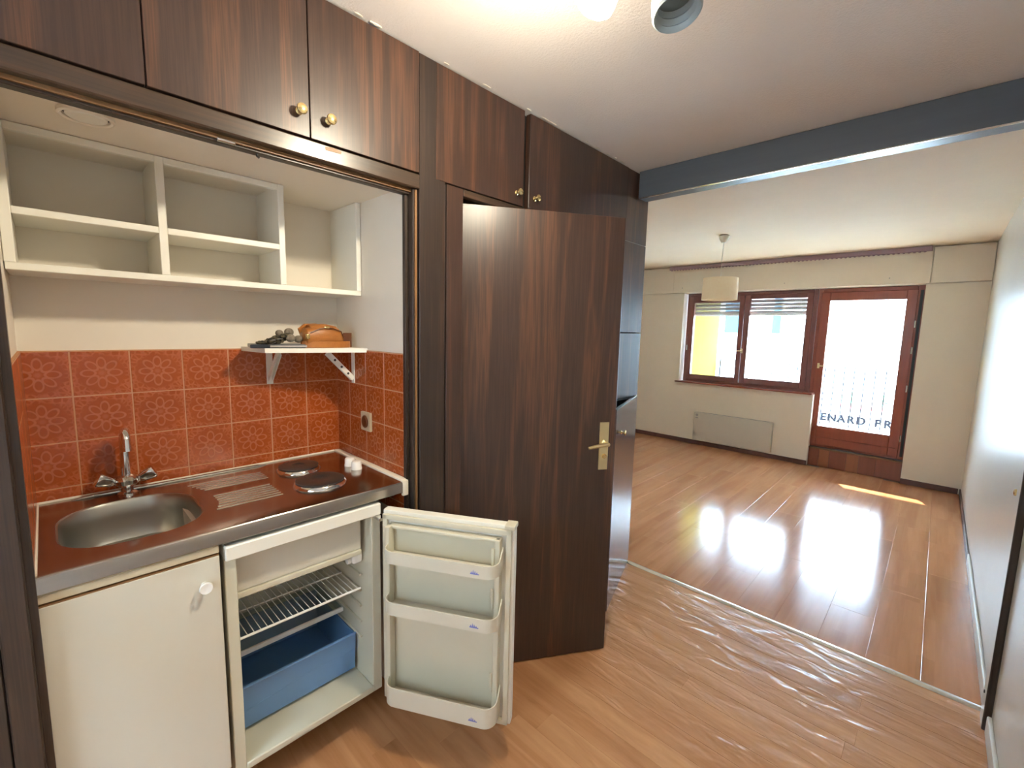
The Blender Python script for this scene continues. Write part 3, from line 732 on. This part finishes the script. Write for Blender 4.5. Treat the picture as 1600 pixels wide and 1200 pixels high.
# caulk strips
ck = B()
ck.box(XB + .0075, XF - .010, YK1 + .0008, YN1 - .006, ZK - .012, ZK + .006, .004, 2)
ck.box(XF - .014, XF + .002, YK1 + .0008, YN1 - .008, ZK - .055, ZK + .004, .005, 2)
obj('edge_strip', ck, 'caulk', wt)
ck = B().tube([(XB + .010, YK0, ZK + .002), (XB + .010, YK1, ZK + .002)], .0045, 8)
ck.tube([(XB + .01, YK0 + .004, ZK + .002), (XF - .012, YK0 + .004, ZK + .002)], .0045, 8)
obj('sealant', ck, 'caulk', wt)

# faucet
fx, fy = -1.885, .152
fa = thing('faucet', 'chrome two-handle mixer tap behind the sink bowl', 'faucet', (fx, fy, ZK))
obj('body', B().lathe([(0, 0), (.026, 0), (.026, .004), (.016, .010), (.016, .022), (.030, .034), (.032, .048), (.024, .058), (.014, .064), (0, .064)], Matrix.Translation((fx, fy, ZK)), 28), 'chrome', fa)
obj('spout', B().tube([(fx, fy, ZK + .055), (fx, fy, ZK + .14), (fx, fy + .001, ZK + .185), (fx + .010, fy + .001, ZK + .205), (fx + .030, fy + .001, ZK + .213), (fx + .050, fy + .001, ZK + .206), (fx + .060, fy + .001, ZK + .190), (fx + .062, fy + .001, ZK + .155)], [.0135, .0125, .0125, .0125, .0125, .0125, .0128, .0135], 14), 'chrome', fa)
for s in (-1, 1):
    dr = Vector((.10, s * .85, .42)).normalized(); T = axisT((fx + .002, fy + s * .022, ZK + .040), dr)
    hb = B().lathe([(0, 0), (.010, 0), (.010, .012)], T, 12)
    pr = rrect(0, 0, .019, .019, .008, 3)
    rings = []
    for zz, k_ in ((.012, .55), (.022, .8), (.050, 1.08), (.056, 1.0)):
        rings.append([hb.bm.verts.new(T @ Vector((p[0] * k_, p[1] * k_, zz))) for p in pr])
    for A_, B_ in zip(rings, rings[1:]):
        for k_ in range(len(pr)): hb.bm.faces.new((A_[k_], A_[(k_ + 1) % len(pr)], B_[(k_ + 1) % len(pr)], B_[k_]))
    hb.bm.faces.new(rings[-1]); hb.bm.faces.new(list(reversed(rings[0])))
    obj('handle', hb, 'acrylic', fa)

# ------------------------------------------------------------------ sink base cabinet
XC = -1.382
sk = thing('base_cabinet', 'white single-door base cabinet under the sink bowl', 'cabinet', (-1.66, .12, .17))
cbx = B(); cbx.box(XB + .02, XC - .018, YN0 + .004, YN0 + .022, .19, ZK - .046); cbx.box(XB + .02, XC - .018, .274, .292, .19, ZK - .046); cbx.box(XB + .02, XC - .018, YN0 + .022, .274, .19, .208); cbx.box(XB + .02, XB + .028, YN0 + .022, .274, .19, ZK - .2)
obj('body', cbx, 'cream', sk)
obj('front_rail', B().box(XC - .018, XC - .002, YN0 + .004, .292, .868, ZK - .0465, .002), 'rail', sk)
dd = obj('door', B().box(XC - .017, XC, YN0 + .005, .291, .200, .861, .0015), 'cream', sk)
obj('edge_band', B().box(XC - .016, XC - .001, YN0 + .006, .290, .8612, .8645), 'edge', dd)
kn = B().lathe([(.009, 0), (.009, .006), (.010, .012), (.0155, .018), (.0165, .023), (.0145, .027), (.009, .026), (0, .0245)], axisT((XC, .252, .790), (1, 0, 0)), 24)
obj('knob', kn, 'knobw', dd)
for (x, y) in ((-1.43, .0), (-1.43, .25), (-1.88, .0), (-1.88, .25)):
    obj('foot', B().lathe([(0, 0), (.022, 0), (.022, .012), (.014, .02), (.014, .19), (0, .19)], Matrix.Translation((x, y, 0)), 14), 'black', sk)

# ------------------------------------------------------------------ refrigerator
FY0, FY1, FZ0, FZ1 = .303, .788, .150, .880
rf = thing('refrigerator', 'white under-counter refrigerator standing open beside the sink cabinet', 'refrigerator', (-1.65, .545, 0))
XI = -1.392
cb_ = B()
cb_.box(XB + .03, XI, FY0, FY0 + .030, FZ0, FZ1 - .043, .002); cb_.box(XB + .03, XI, FY1 - .034, FY1, FZ0, FZ1 - .043, .002)
cb_.box(XB + .03, XB + .06, FY0 + .03, FY1 - .034, FZ0, FZ1 - .043); cb_.box(XB + .03, XI, FY0 + .03, FY1 - .034, FZ0, FZ0 + .022, .002)
cb_.box(XI - .004, XI + .004, FY0 + .03, FY1 - .034, FZ0 + .008, FZ0 + .026, .003)
obj('cabinet_shell', cb_, 'frplastic', rf)
obj('top_panel', B().box(XB + .03, -1.374, FY0 + .001, FY1 - .006, FZ1 - .042, FZ1, .003), 'white', rf)
for i in range(6):        # moulded shelf runners on both liner walls
    z = .33 + i * .062
    for (ya, yb) in ((FY0 + .030, FY0 + .040), (FY1 - .044, FY1 - .034)): obj('shelf_runner', B().box(-1.80, -1.47, ya, yb, z, z + .008, .002), 'frplastic', rf)
fb = obj('freezer_box', B().box(-1.85, -1.45, FY0 + .036, FY1 - .060, .700, .830, .004), 'frplastic', rf)
obj('freezer_flap', B().box(-1.450, -1.436, FY0 + .034, FY1 - .052, .704, .834, .004, 2), 'cream', rf)
obj('flap_rim', B().box(-1.452, -1.430, FY0 + .034, FY1 - .052, .684, .703, .004, 2), 'frplastic', rf)
th = B().box(-1.56, -1.45, FY1 - .078, FY1 - .036, .640, .682, .012, 3); th.lathe([(.012, 0), (.012, .012), (0, .013)], axisT((-1.47, FY1 - .079, .655), (0, -1, .0)), 14)
obj('thermostat_housing', th, 'knobw', rf)
wsh = B(); ya, yb = FY0 + .036, FY1 - .042
obj('shelf_bar', B().tube([(-1.465, ya, .535), (-1.465, yb, .535)], .0042, 8), 'knobw', rf)
obj('shelf_bar', B().tube([(-1.78, ya, .535), (-1.78, yb, .535)], .0035, 8), 'knobw', rf)
obj('shelf_bar', B().tube([(-1.62, ya, .532), (-1.62, yb, .532)], .0028, 8), 'knobw', rf)
wm = mesh_of(B().tube([(0, 0, 0), (-.315, 0, 0)], .0014, 6), 'knobw', 'shelf_wire')
for i in range(21):
    piece('shelf_wire', wm, rf, Matrix.Translation((-1.465, ya + .012 + i * (yb - ya - .024) / 20, .5385)))
obj('glass_shelf', B().box(-1.86, -1.62, FY0 + .034, FY1 - .038, .372, .377), 'smokeglass', rf)
obj('glass_trim', B().box(-1.628, -1.618, FY0 + .034, FY1 - .038, .366, .384, .002), 'knobw', rf)
dz0, dz1 = .186, .336; dya, dyb = FY0 + .040, FY1 - .046
dr = B()
dr.prism([(-1.515, dz0), (-1.503, dz1), (-1.507, dz1), (-1.519, dz0)], 'y', dya, dyb)
dr.box(-1.86, -1.856, dya, dyb, dz0, dz1 + .02); dr.box(-1.856, -1.518, dya, dya + .004, dz0, dz1); dr.box(-1.856, -1.518, dyb - .004, dyb, dz0, dz1); dr.box(-1.856, -1.518, dya, dyb, dz0, dz0 + .004)
cr = obj('crisper_drawer', dr, 'blue', rf)
obj('drawer_rim', B().box(-1.509, -1.498, dya, dyb, dz1 - .002, dz1 + .003, .001), 'blue', cr)
obj('drawer_crease', B().tube([(-1.510, dya + .01, .248), (-1.509, dya + .14, .262), (-1.509, dya + .20, .268), (-1.509, dyb - .12, .272), (-1.509, dyb - .09, .264), (-1.509, dyb - .01, .27)], .0014, 6), M['blue'], cr)
for (x, y) in ((-1.62, FY0 + .04), (-1.62, FY1 - .08), (-1.85, FY0 + .04), (-1.85, FY1 - .05)):
    obj('foot', B().lathe([(0, 0), (.020, 0), (.020, .010), (.013, .015), (.013, FZ0 + .002), (0, FZ0 + .002)], Matrix.Translation((x, y, 0)), 14), 'black', rf)
obj('upper_hinge', B().box(-1.40, -1.345, FY1 - .028, FY1 - .002, .826, .8375, .001), 'chrome', rf)
# door of the refrigerator, in hinge-local coordinates, a child of the fridge
ha = math.atan2(.236, .413)
TD = Matrix.Translation((-1.348, .779, 0)) @ Matrix.Rotation(ha, 4, 'Z')
def fd(name, b, mat, parent, angle=35):
    b.bm.transform(TD); return obj(name, b, mat, parent, angle=angle)
DL, DZ0, DZ1 = .472, .150, .866
door = fd('door', B().box(-.004, DL, .0, .034, DZ0, DZ1, .004, 2), 'white', rf)
fd('door_cap', B().box(DL - .032, DL + .003, -.012, .036, DZ1 - .012, DZ1 + .004, .003, 2), 'frplastic', door)
gk = B(); g0, g1, gz0, gz1 = .0, .464, DZ0 + .006, DZ1 - .012
for (a, b_, c_, d_) in ((g0, g1, gz1 - .018, gz1), (g0, g1, gz0, gz0 + .018), (g0, g0 + .018, gz0, gz1), (g1 - .018, g1, gz0, gz1)): gk.box(a, b_, -.014, -.0005, c_, d_, .003, 2)
fd('door_gasket', gk, 'frplastic', door)
L0, L1, LZ0, LZ1 = .026, .432, .184, .826
li = B().box(L0, L1, -.010, -.0005, LZ0, LZ1, .003, 2)
li.box(L0, L0 + .020, -.048, -.010, LZ0, LZ1, .005, 2); li.box(L1 - .020, L1, -.034, -.010, LZ0, LZ1, .005, 2); li.box(L0, L1, -.030, -.010, LZ1 - .012, LZ1, .004, 2)
fd('door_liner', li, 'frplastic', door)
def bin_(z0, z1, y=-.092, back=-.012, up=.03):
    xa, xb, r = L0 + .012, L1 + .006, .040
    path = [(xa, back)]
    for k_ in range(9): a = PI + PI / 2 * k_ / 8; path.append((xa + r + r * math.cos(a), y + r + r * math.sin(a)))
    for k_ in range(9): a = 1.5 * PI + PI / 2 * k_ / 8; path.append((xb - r + r * math.cos(a), y + r + r * math.sin(a)))
    path.append((xb, back))
    b = B(); n = len(path); tk = .0035
    cen = Vector(((xa + xb) / 2, (y + back) / 2))
    inner = []
    for i, p in enumerate(path):
        p0 = Vector(path[max(i - 1, 0)]); p1 = Vector(path[min(i + 1, n - 1)]); d_ = (p1 - p0).normalized(); nn = Vector((-d_.y, d_.x))
        inner.append((p[0] + nn.x * tk, p[1] + nn.y * tk))
    ht = [z1 + (up if (i in (0, n - 1)) else 0) for i in range(n)]
    vo0 = [b.bm.verts.new((*p, z0)) for p in path]; vo1 = [b.bm.verts.new((p[0], p[1], h_)) for p, h_ in zip(path, ht)]
    vi0 = [b.bm.verts.new((*p, z0)) for p in inner]; vi1 = [b.bm.verts.new((p[0], p[1], h_)) for p, h_ in zip(inner, ht)]
    for i in range(n - 1):
        for q in ((vo0[i], vo0[i + 1], vo1[i + 1], vo1[i]), (vi0[i + 1], vi0[i], vi1[i], vi1[i + 1]), (vo1[i], vo1[i + 1], vi1[i + 1], vi1[i]), (vo0[i + 1], vo0[i], vi0[i], vi0[i + 1])): b.bm.faces.new(q)
    b.bm.faces.new((vo0[0], vo1[0], vi1[0], vi0[0])); b.bm.faces.new((vo0[-1], vi0[-1], vi1[-1], vo1[-1]))
    fl0 = [b.bm.verts.new((*p, z0 + .001)) for p in path]; b.bm.faces.new(fl0)
    fl1 = [b.bm.verts.new((*p, z0 + .005)) for p in path]; b.bm.faces.new(list(reversed(fl1)))
    bmesh.ops.recalc_face_normals(b.bm, faces=b.bm.faces[:])
    bb = fd('door_bin', b, 'plastic', rf, 40)
    bb.parent = door
    ex, ez = .352, z0 + (z1 - z0) * .28; e = B()
    e.prism([(ex, ez), (ex + .030, ez), (ex + .030, ez + .003), (ex, ez + .003)], 'y', y - .0006, y + .0002)
    for (u, w_, hh) in ((.004, .004, .007), (.010, .004, .013), (.016, .004, .010), (.0225, .004, .006)):
        e.prism([(ex + u - w_ * .7, ez + .003), (ex + u + w_ * .7, ez + .003), (ex + u, ez + .003 + hh)], 'y', y - .0006, y + .0002)
    em = fd('emblem', e, 'emblem', door); 
    return bb
bin_(.722, .765); bin_(.540, .585); bin_(.202, .272)
for z in (.800, .660, .36): fd('liner_clip', B().box(L1 - .028, L1 - .018, -.040, -.032, z - .07, z, .002), 'frplastic', door)

# ------------------------------------------------------------------ ceiling spot fixture
cl = thing('ceiling_spot_lamp', 'ceiling light with one lit bulb and one grey unlit spot cup', 'lamp', (-.62, 1.02, ZC))
bx, by, bz = -.620, .872, 2.215
obj('mount_bar', B().box(-.66, -.46, .93, .97, ZC - .03, ZC - .001, .006, 2), 'spot', cl)
TB = axisT((bx, by, bz), (-.60, -.28, -.75))
obj('bulb', B().lathe([(0, .028), (.022, .024), (.040, .013), (.050, .0), (.051, -.006)], TB, 32), 'bulb', cl)
obj('bulb_neck', B().lathe([(.051, -.006), (.049, -.02), (.036, -.055), (.018, -.085), (.014, -.10), (0, -.10)], TB, 32, False), 'bulbside', cl)
obj('lamp_stem', B().tube([TB @ Vector((0, 0, -.09)), (-.59, .925, ZC - .028)], .007, 10), 'spot', cl)
sx, sy, sz = -.468, .965, 2.165
cp = B().lathe([(.047, 0), (.051, .004), (.048, .013), (.051, .018), (.047, .029), (.050, .034), (.046, .050), (.045, .12), (.020, .135), (.006, .14), (.006, .135), (.018, .128), (.038, .110), (.039, .060), (.043, .052), (.038, .044), (.044, .034), (.039, .027), (.046, .018), (.041, .011), (.047, .004)], Matrix.Translation((sx, sy, sz)) @ Matrix.Rotation(-.22, 4, 'Y') @ Matrix.Rotation(-.10, 4, 'X'), 36, True)
obj('spot_cup', cp, 'spot', cl, angle=60)
obj('cup_stem', B().tube([(sx, sy, sz + .135), (sx, sy, ZC - .03)], .006, 10), 'spot', cl)

# ------------------------------------------------------------------ living room: pendant lamp
px_, py_ = -1.535, 4.39
pl = thing('pendant_lamp', 'cream drum pendant lamp hanging in the living room', 'lamp', (px_, py_, ZC))
obj('ceiling_cup', B().lathe([(0, 0), (.020, .0), (.040, .030), (.046, .060), (.030, .068), (0, .068)], Matrix.Translation((px_, py_, ZC - .069)), 20), 'white', pl)
obj('cord', B().tube([(px_, py_, ZC - .066), (px_ - .006, py_, 2.2), (px_ - .004, py_, 1.99)], .0028, 8), 'white', pl)
obj('lamp_shade', B().lathe([(.150, .200), (.154, .0), (.1515, .0), (.1475, .200)], Matrix.Translation((px_ - .004, py_, 1.822)), 40, True), 'shade', pl)
rg = B()
for a in range(3): rg.tube([(px_ - .004, py_, 1.985), (px_ - .004 + .149 * math.cos(a * 2.094), py_ + .149 * math.sin(a * 2.094), 2.012)], .0018, 6)
obj('spider', rg, 'chrome', pl)
obj('lamp_socket', B().lathe([(0, 0), (.018, 0), (.018, .06), (0, .065)], Matrix.Translation((px_ - .004, py_, 1.93)), 14), 'white', pl)

# curtain rail
cr = thing('curtain_rail', 'long plum-brown scalloped curtain rail under the living room ceiling', 'curtain rail', (-1.45, YF - .07, 2.35))
obj('rail', B().box(-2.80, -.15, YF - .075, YF - .036, 2.362, ZC - .002, .002), 'valance', cr)
cg = mesh_of(B().lathe([(0, 0), (.008, 0), (.010, .006), (.008, .012), (0, .012)], Matrix.Identity(4), 8), 'valance', 'glider')
for i in range(66): piece('glider', cg, cr, Matrix.Translation((-2.77 + i * .0395, YF - .062, 2.3515)))

# heater
he = thing('panel_heater', 'white electric panel heater on the wall under the window', 'heater', (-1.86, YF - .04, .06))
obj('panel', B().box(-2.325, -1.385, YF - .075, YF - .012, .075, .455, .008, 2), 'heater', he)
obj('end_cap', B().box(-1.40, -1.375, YF - .073, YF - .005, .08, .45, .004), 'cream', he)
tm = obj('thermostat', B().box(-2.317, -2.245, YF - .079, YF - .074, .365, .445, .002), 'cream', he)
obj('dial', B().lathe([(0, .006), (.016, .006), (.018, 0), (0, 0)], axisT((-2.281, YF - .079, .420), (0, -1, 0)), 16), 'shutter', tm)
obj('button', B().box(-2.298, -2.264, YF - .082, YF - .079, .374, .390, .001), 'shutter', tm)
obj('grille', B().box(-2.22, -1.42, YF - .06, YF - .03, .4545, .4565), 'shutter', he)

# ------------------------------------------------------------------ window and balcony door
YG = YF + .10     # frame plane
def bar(b, x0, x1, z0, z1, y0=YG, y1=YG + .06, bev=.004): b.box(x0, x1, y0, y1, z0, z1, bev)
w1 = S(thing('window_1', None, None, (-1.86, YG, .85)), 'two-light brown wooden window with roller shutter')
b = B(); X0, X1, Z0, Z1 = -2.585, -1.115, .850, 2.048
bar(b, X0, X0 + .045, Z0, Z1); bar(b, X1 - .0, X1 + .045, Z0, Z1); bar(b, X0 + .045, X1, Z0, Z0 + .04); bar(b, X0 + .045, X1, Z1 - .045, Z1)
obj('window_frame', b, 'frame', w1)
def sash(x0, x1, z0, z1, st, parent, mat, name='sash', y0=YG - .012, y1=YG + .04, bot=None, topw=None):
    b = B(); bot = bot or st; topw = topw or st
    bar(b, x0, x0 + st, z0, z1, y0, y1); bar(b, x1 - st, x1, z0, z1, y0, y1)
    bar(b, x0 + st, x1 - st, z0, z0 + bot, y0, y1); bar(b, x0 + st, x1 - st, z1 - topw, z1, y0, y1)
    o = obj(name, b, mat, parent)
    obj('pane', B().box(x0 + st - .004, x1 - st + .004, YG + .010, YG + .016, z0 + bot - .004, z1 - topw + .004), 'glass', o)
    obj('glazing_bead', B().box(x0 + st, x1 - st, y0 + .004, y0 + .012, z0 + bot, z0 + bot + .008), mat, o)
    return o
s1 = sash(-2.545, -1.852, .885, 2.010, .058, w1, 'frame', topw=.085)
s2 = sash(-1.848, -1.112, .885, 2.010, .064, w1, 'frame', topw=.055)
def lever(x, z, parent, mat='lbrass', s=-1):
    b = B().box(x - .011, x + .011, YG - .020, YG - .012, z - .03, z + .03, .002)
    b.tube([(x, YG - .02, z), (x, YG - .045, z), (x + s * .01, YG - .052, z), (x + s * .10, YG - .052, z)], [.007, .007, .008, .007], 10)
    return obj('handle', b, mat, parent)
lever(-1.840, 1.300, s2, 'lbrass', -1)
obj('hinge', B().tube([(-2.550, YG - .016, 1.28), (-2.550, YG - .016, 1.35)], .007, 8), 'chrome', s1)
obj('window_sill', B().box(-2.64, -1.01, YF - .045, YG + .005, .835, .852, .005, 2), 'doorframe', w1)
# roller shutter slats, partly lowered outside the window
for i in range(5):
    z = 2.005 - i * .046 - .046
    zz = z if i < 4 else z - .002
    pf = [(YG + .090, zz), (YG + .084, zz + .012), (YG + .084, zz + .030), (YG + .090, zz + .042), (YG + .094, zz + .042), (YG + .094, zz)]
    obj('shutter_slat', B().prism(pf, 'x', -2.56, -1.10), 'shutter', w1)
tie = B()
for i in range(4):
    z = 2.005 - (i + 1) * .046 - .0045
    for k_ in range(74): tie.box(-2.555 + k_ * .0198, -2.555 + k_ * .0198 + .011, YG + .089, YG + .092, z, z + .006)
o = obj('slat_link', tie, 'shutter', w1); o['kind'] = 'stuff'
obj('bottom_bar', B().box(-2.56, -1.10, YG + .084, YG + .098, 1.752, 1.775, .003), 'slab', w1)

d1 = S(thing('door_1', None, None, (-.63, YG, .24)), 'mahogany balcony door with one large pane')
b = B(); bar(b, -1.068, -1.020, .225, 2.048); bar(b, -.222, -.1655, .225, 2.048); bar(b, -1.02, -.222, 1.995, 2.048); bar(b, -1.02, -.222, .225, .262)
obj('door_frame', b, 'doorframe', d1)
lf = sash(-1.036, -.216, .250, 2.006, .085, d1, 'doorframe', 'door_leaf', bot=.215, topw=.095)
obj('weather_bar', B().box(-1.02, -.24, YG - .020, YG - .012, .335, .343, .002), 'doorframe', lf)
lever(-1.000, 1.172, lf, 'lbrass', 1)
for z in (.42, .95, 1.35, 1.62): obj('hinge', B().tube([(-.212, YG - .018, z), (-.212, YG - .018, z + .07)], .008, 8), 'chrome', lf)
obj('stop_strip', B().box(-.200, -.176, YG - .010, YG, .26, 2.0), 'black', d1)
# wooden riser under the door: panels of different tone, with brass-edged ledge
ri = S(obj('trim_13', B().box(-1.004, -.166, YF + .062, YF + .28, 0, .222), 'sub'), 'wooden riser below the balcony door')
xs = [-1.003, -.900, -.800, -.640, -.530, -.380, -.167]; mats = ['riser1', 'riser2', 'riser1', 'riser2', 'riser1', 'riser1']
for i in range(6):
    obj('riser_panel', B().box(xs[i] + .001, xs[i + 1] - .001, YF + .052, YF + .0625, .002, .205, .0012), mats[i], ri)
obj('ledge_strip', B().box(-1.003, -.167, YF + .035, YF + .10, .206, .222, .004), 'edge', ri)

# ------------------------------------------------------------------ outside: loggia, railing, street
S(obj('balcony_floor', B().box(-3.0, 2.2, YF + .285, 8.72, -.12, .02), 'slab'))
S(obj('sun_blocking_slab', B().box(-3.4, 3.2, YF + .10, 8.66, 2.46, 2.62), 'soffit'))  # unseen slab overhead, depth shaped so its edge cuts the sun to a band
S(obj('wall_outside_front', B().box(-3.05, 3.2, YF + .281, YF + .31, 2.06, 2.46), 'slab'))
S(obj('wall_loggia_left', B().box(-3.12, -2.98, YF + .285, 8.62, -.12, 2.46), 'yellow'), 'yellow rendered side wall of the loggia')
S(obj('wall_loggia_right', B().box(2.2, 2.34, YF + .285, 8.62, -.12, 2.46), 'slab'))
S(obj('wall_outside_sill', B().box(-3.0, -1.005, YF + .281, YF + .284, .02, .84), 'slab'))
ra = thing('balcony_railing', 'thin dark metal balcony railing outside the window', 'railing', (-.4, 8.6, .02))
obj('top_rail', B().box(-2.975, 2.19, 8.585, 8.610, 1.035, 1.050, .003), 'railmetal', ra)
obj('bottom_rail', B().box(-2.975, 2.19, 8.590, 8.605, .10, .112), 'railmetal', ra)
bmh = mesh_of(B().box(-.008, .008, -.006, .006, 0, .925), 'railmetal', 'baluster')
for i in range(41): piece('baluster', bmh, ra, Matrix.Translation((-2.93 + i * .126, 8.5975, .112)))
for x in (-2.9, -.4, 2.1): obj('post', B().box(x - .012, x + .012, 8.580, 8.604, .02, 1.036), 'railmetal', ra)

S(obj('street_ground', B().box(-40, 40, -40, 60, -4.3, -4.2), 'slab'))
bu = thing('building', 'white building across the street with blue windows and shop lettering', 'building', (-2, 18, -4.2))
obj('facade', B().box(-22, 16, 16.0, 22, -4.2, 6.2), 'facade', bu)
obj('cornice', B().box(-22.2, 16.2, 15.8, 22.2, 6.2, 6.45), 'facade', bu)
for i, (x0, x1) in enumerate(((-8.2, -7.6), (-5.35, -4.75), (-3.92, -3.68), (3.4, 3.9), (4.6, 5.2), (-11, -10.4))):
    w = obj('window', B().box(x0, x1, 15.96, 16.0, 1.58, 2.9), 'cyan', bu)
    obj('window_ledge', B().box(x0 - .1, x1 + .1, 15.88, 16.0, 1.50, 1.56), 'facade', w)
# shop lettering on its band
bd = obj('sign_band', B().box(-6, 4, 15.90, 16.0, -1.15, -.5), 'facade', bu)
def letter(ch, x, z, h):
    cu = bpy.data.curves.new('letter', 'FONT'); cu.body = ch; cu.size = h / .70; cu.extrude = .02; cu.offset = .012; cu.align_x = 'CENTER'
    tmp = bpy.data.objects.new('letter_tmp', cu); C.objects.link(tmp)
    bpy.context.view_layer.update()
    me = bpy.data.meshes.new_from_object(tmp.evaluated_get(bpy.context.evaluated_depsgraph_get()))
    bpy.data.objects.remove(tmp)
    me.materials.clear(); me.materials.append(M['charcoal'])
    piece('letter', me, bd, Matrix.Translation((x, 15.885, z)) @ Matrix.Rotation(PI / 2, 4, 'X'))
for ch, x in zip('ENARDPR', (-2.315, -2.105, -1.88, -1.655, -1.424, -1.045, -.833)): letter(ch, x, -.945, .205)
# flower box above the sign
fbx = thing('flower_box', 'rose flower box with small green plants on the white building opposite', 'flower box', (-1.4, 15.8, -.52))
obj('planter', B().box(-1.95, -.85, 15.72, 15.88, -.50, -.40, .01), 'rose', fbx)
for x in (-1.85, -1.70, -1.32, -1.0, -.92):
    b = B()
    for k_ in range(7): b.sphere((x + random.uniform(-.04, .04), 15.80 + random.uniform(-.04, .04), -.34 + k_ * .045), .045, (1, 1, 1.2), 1)
    obj('plant', b, 'green', fbx)
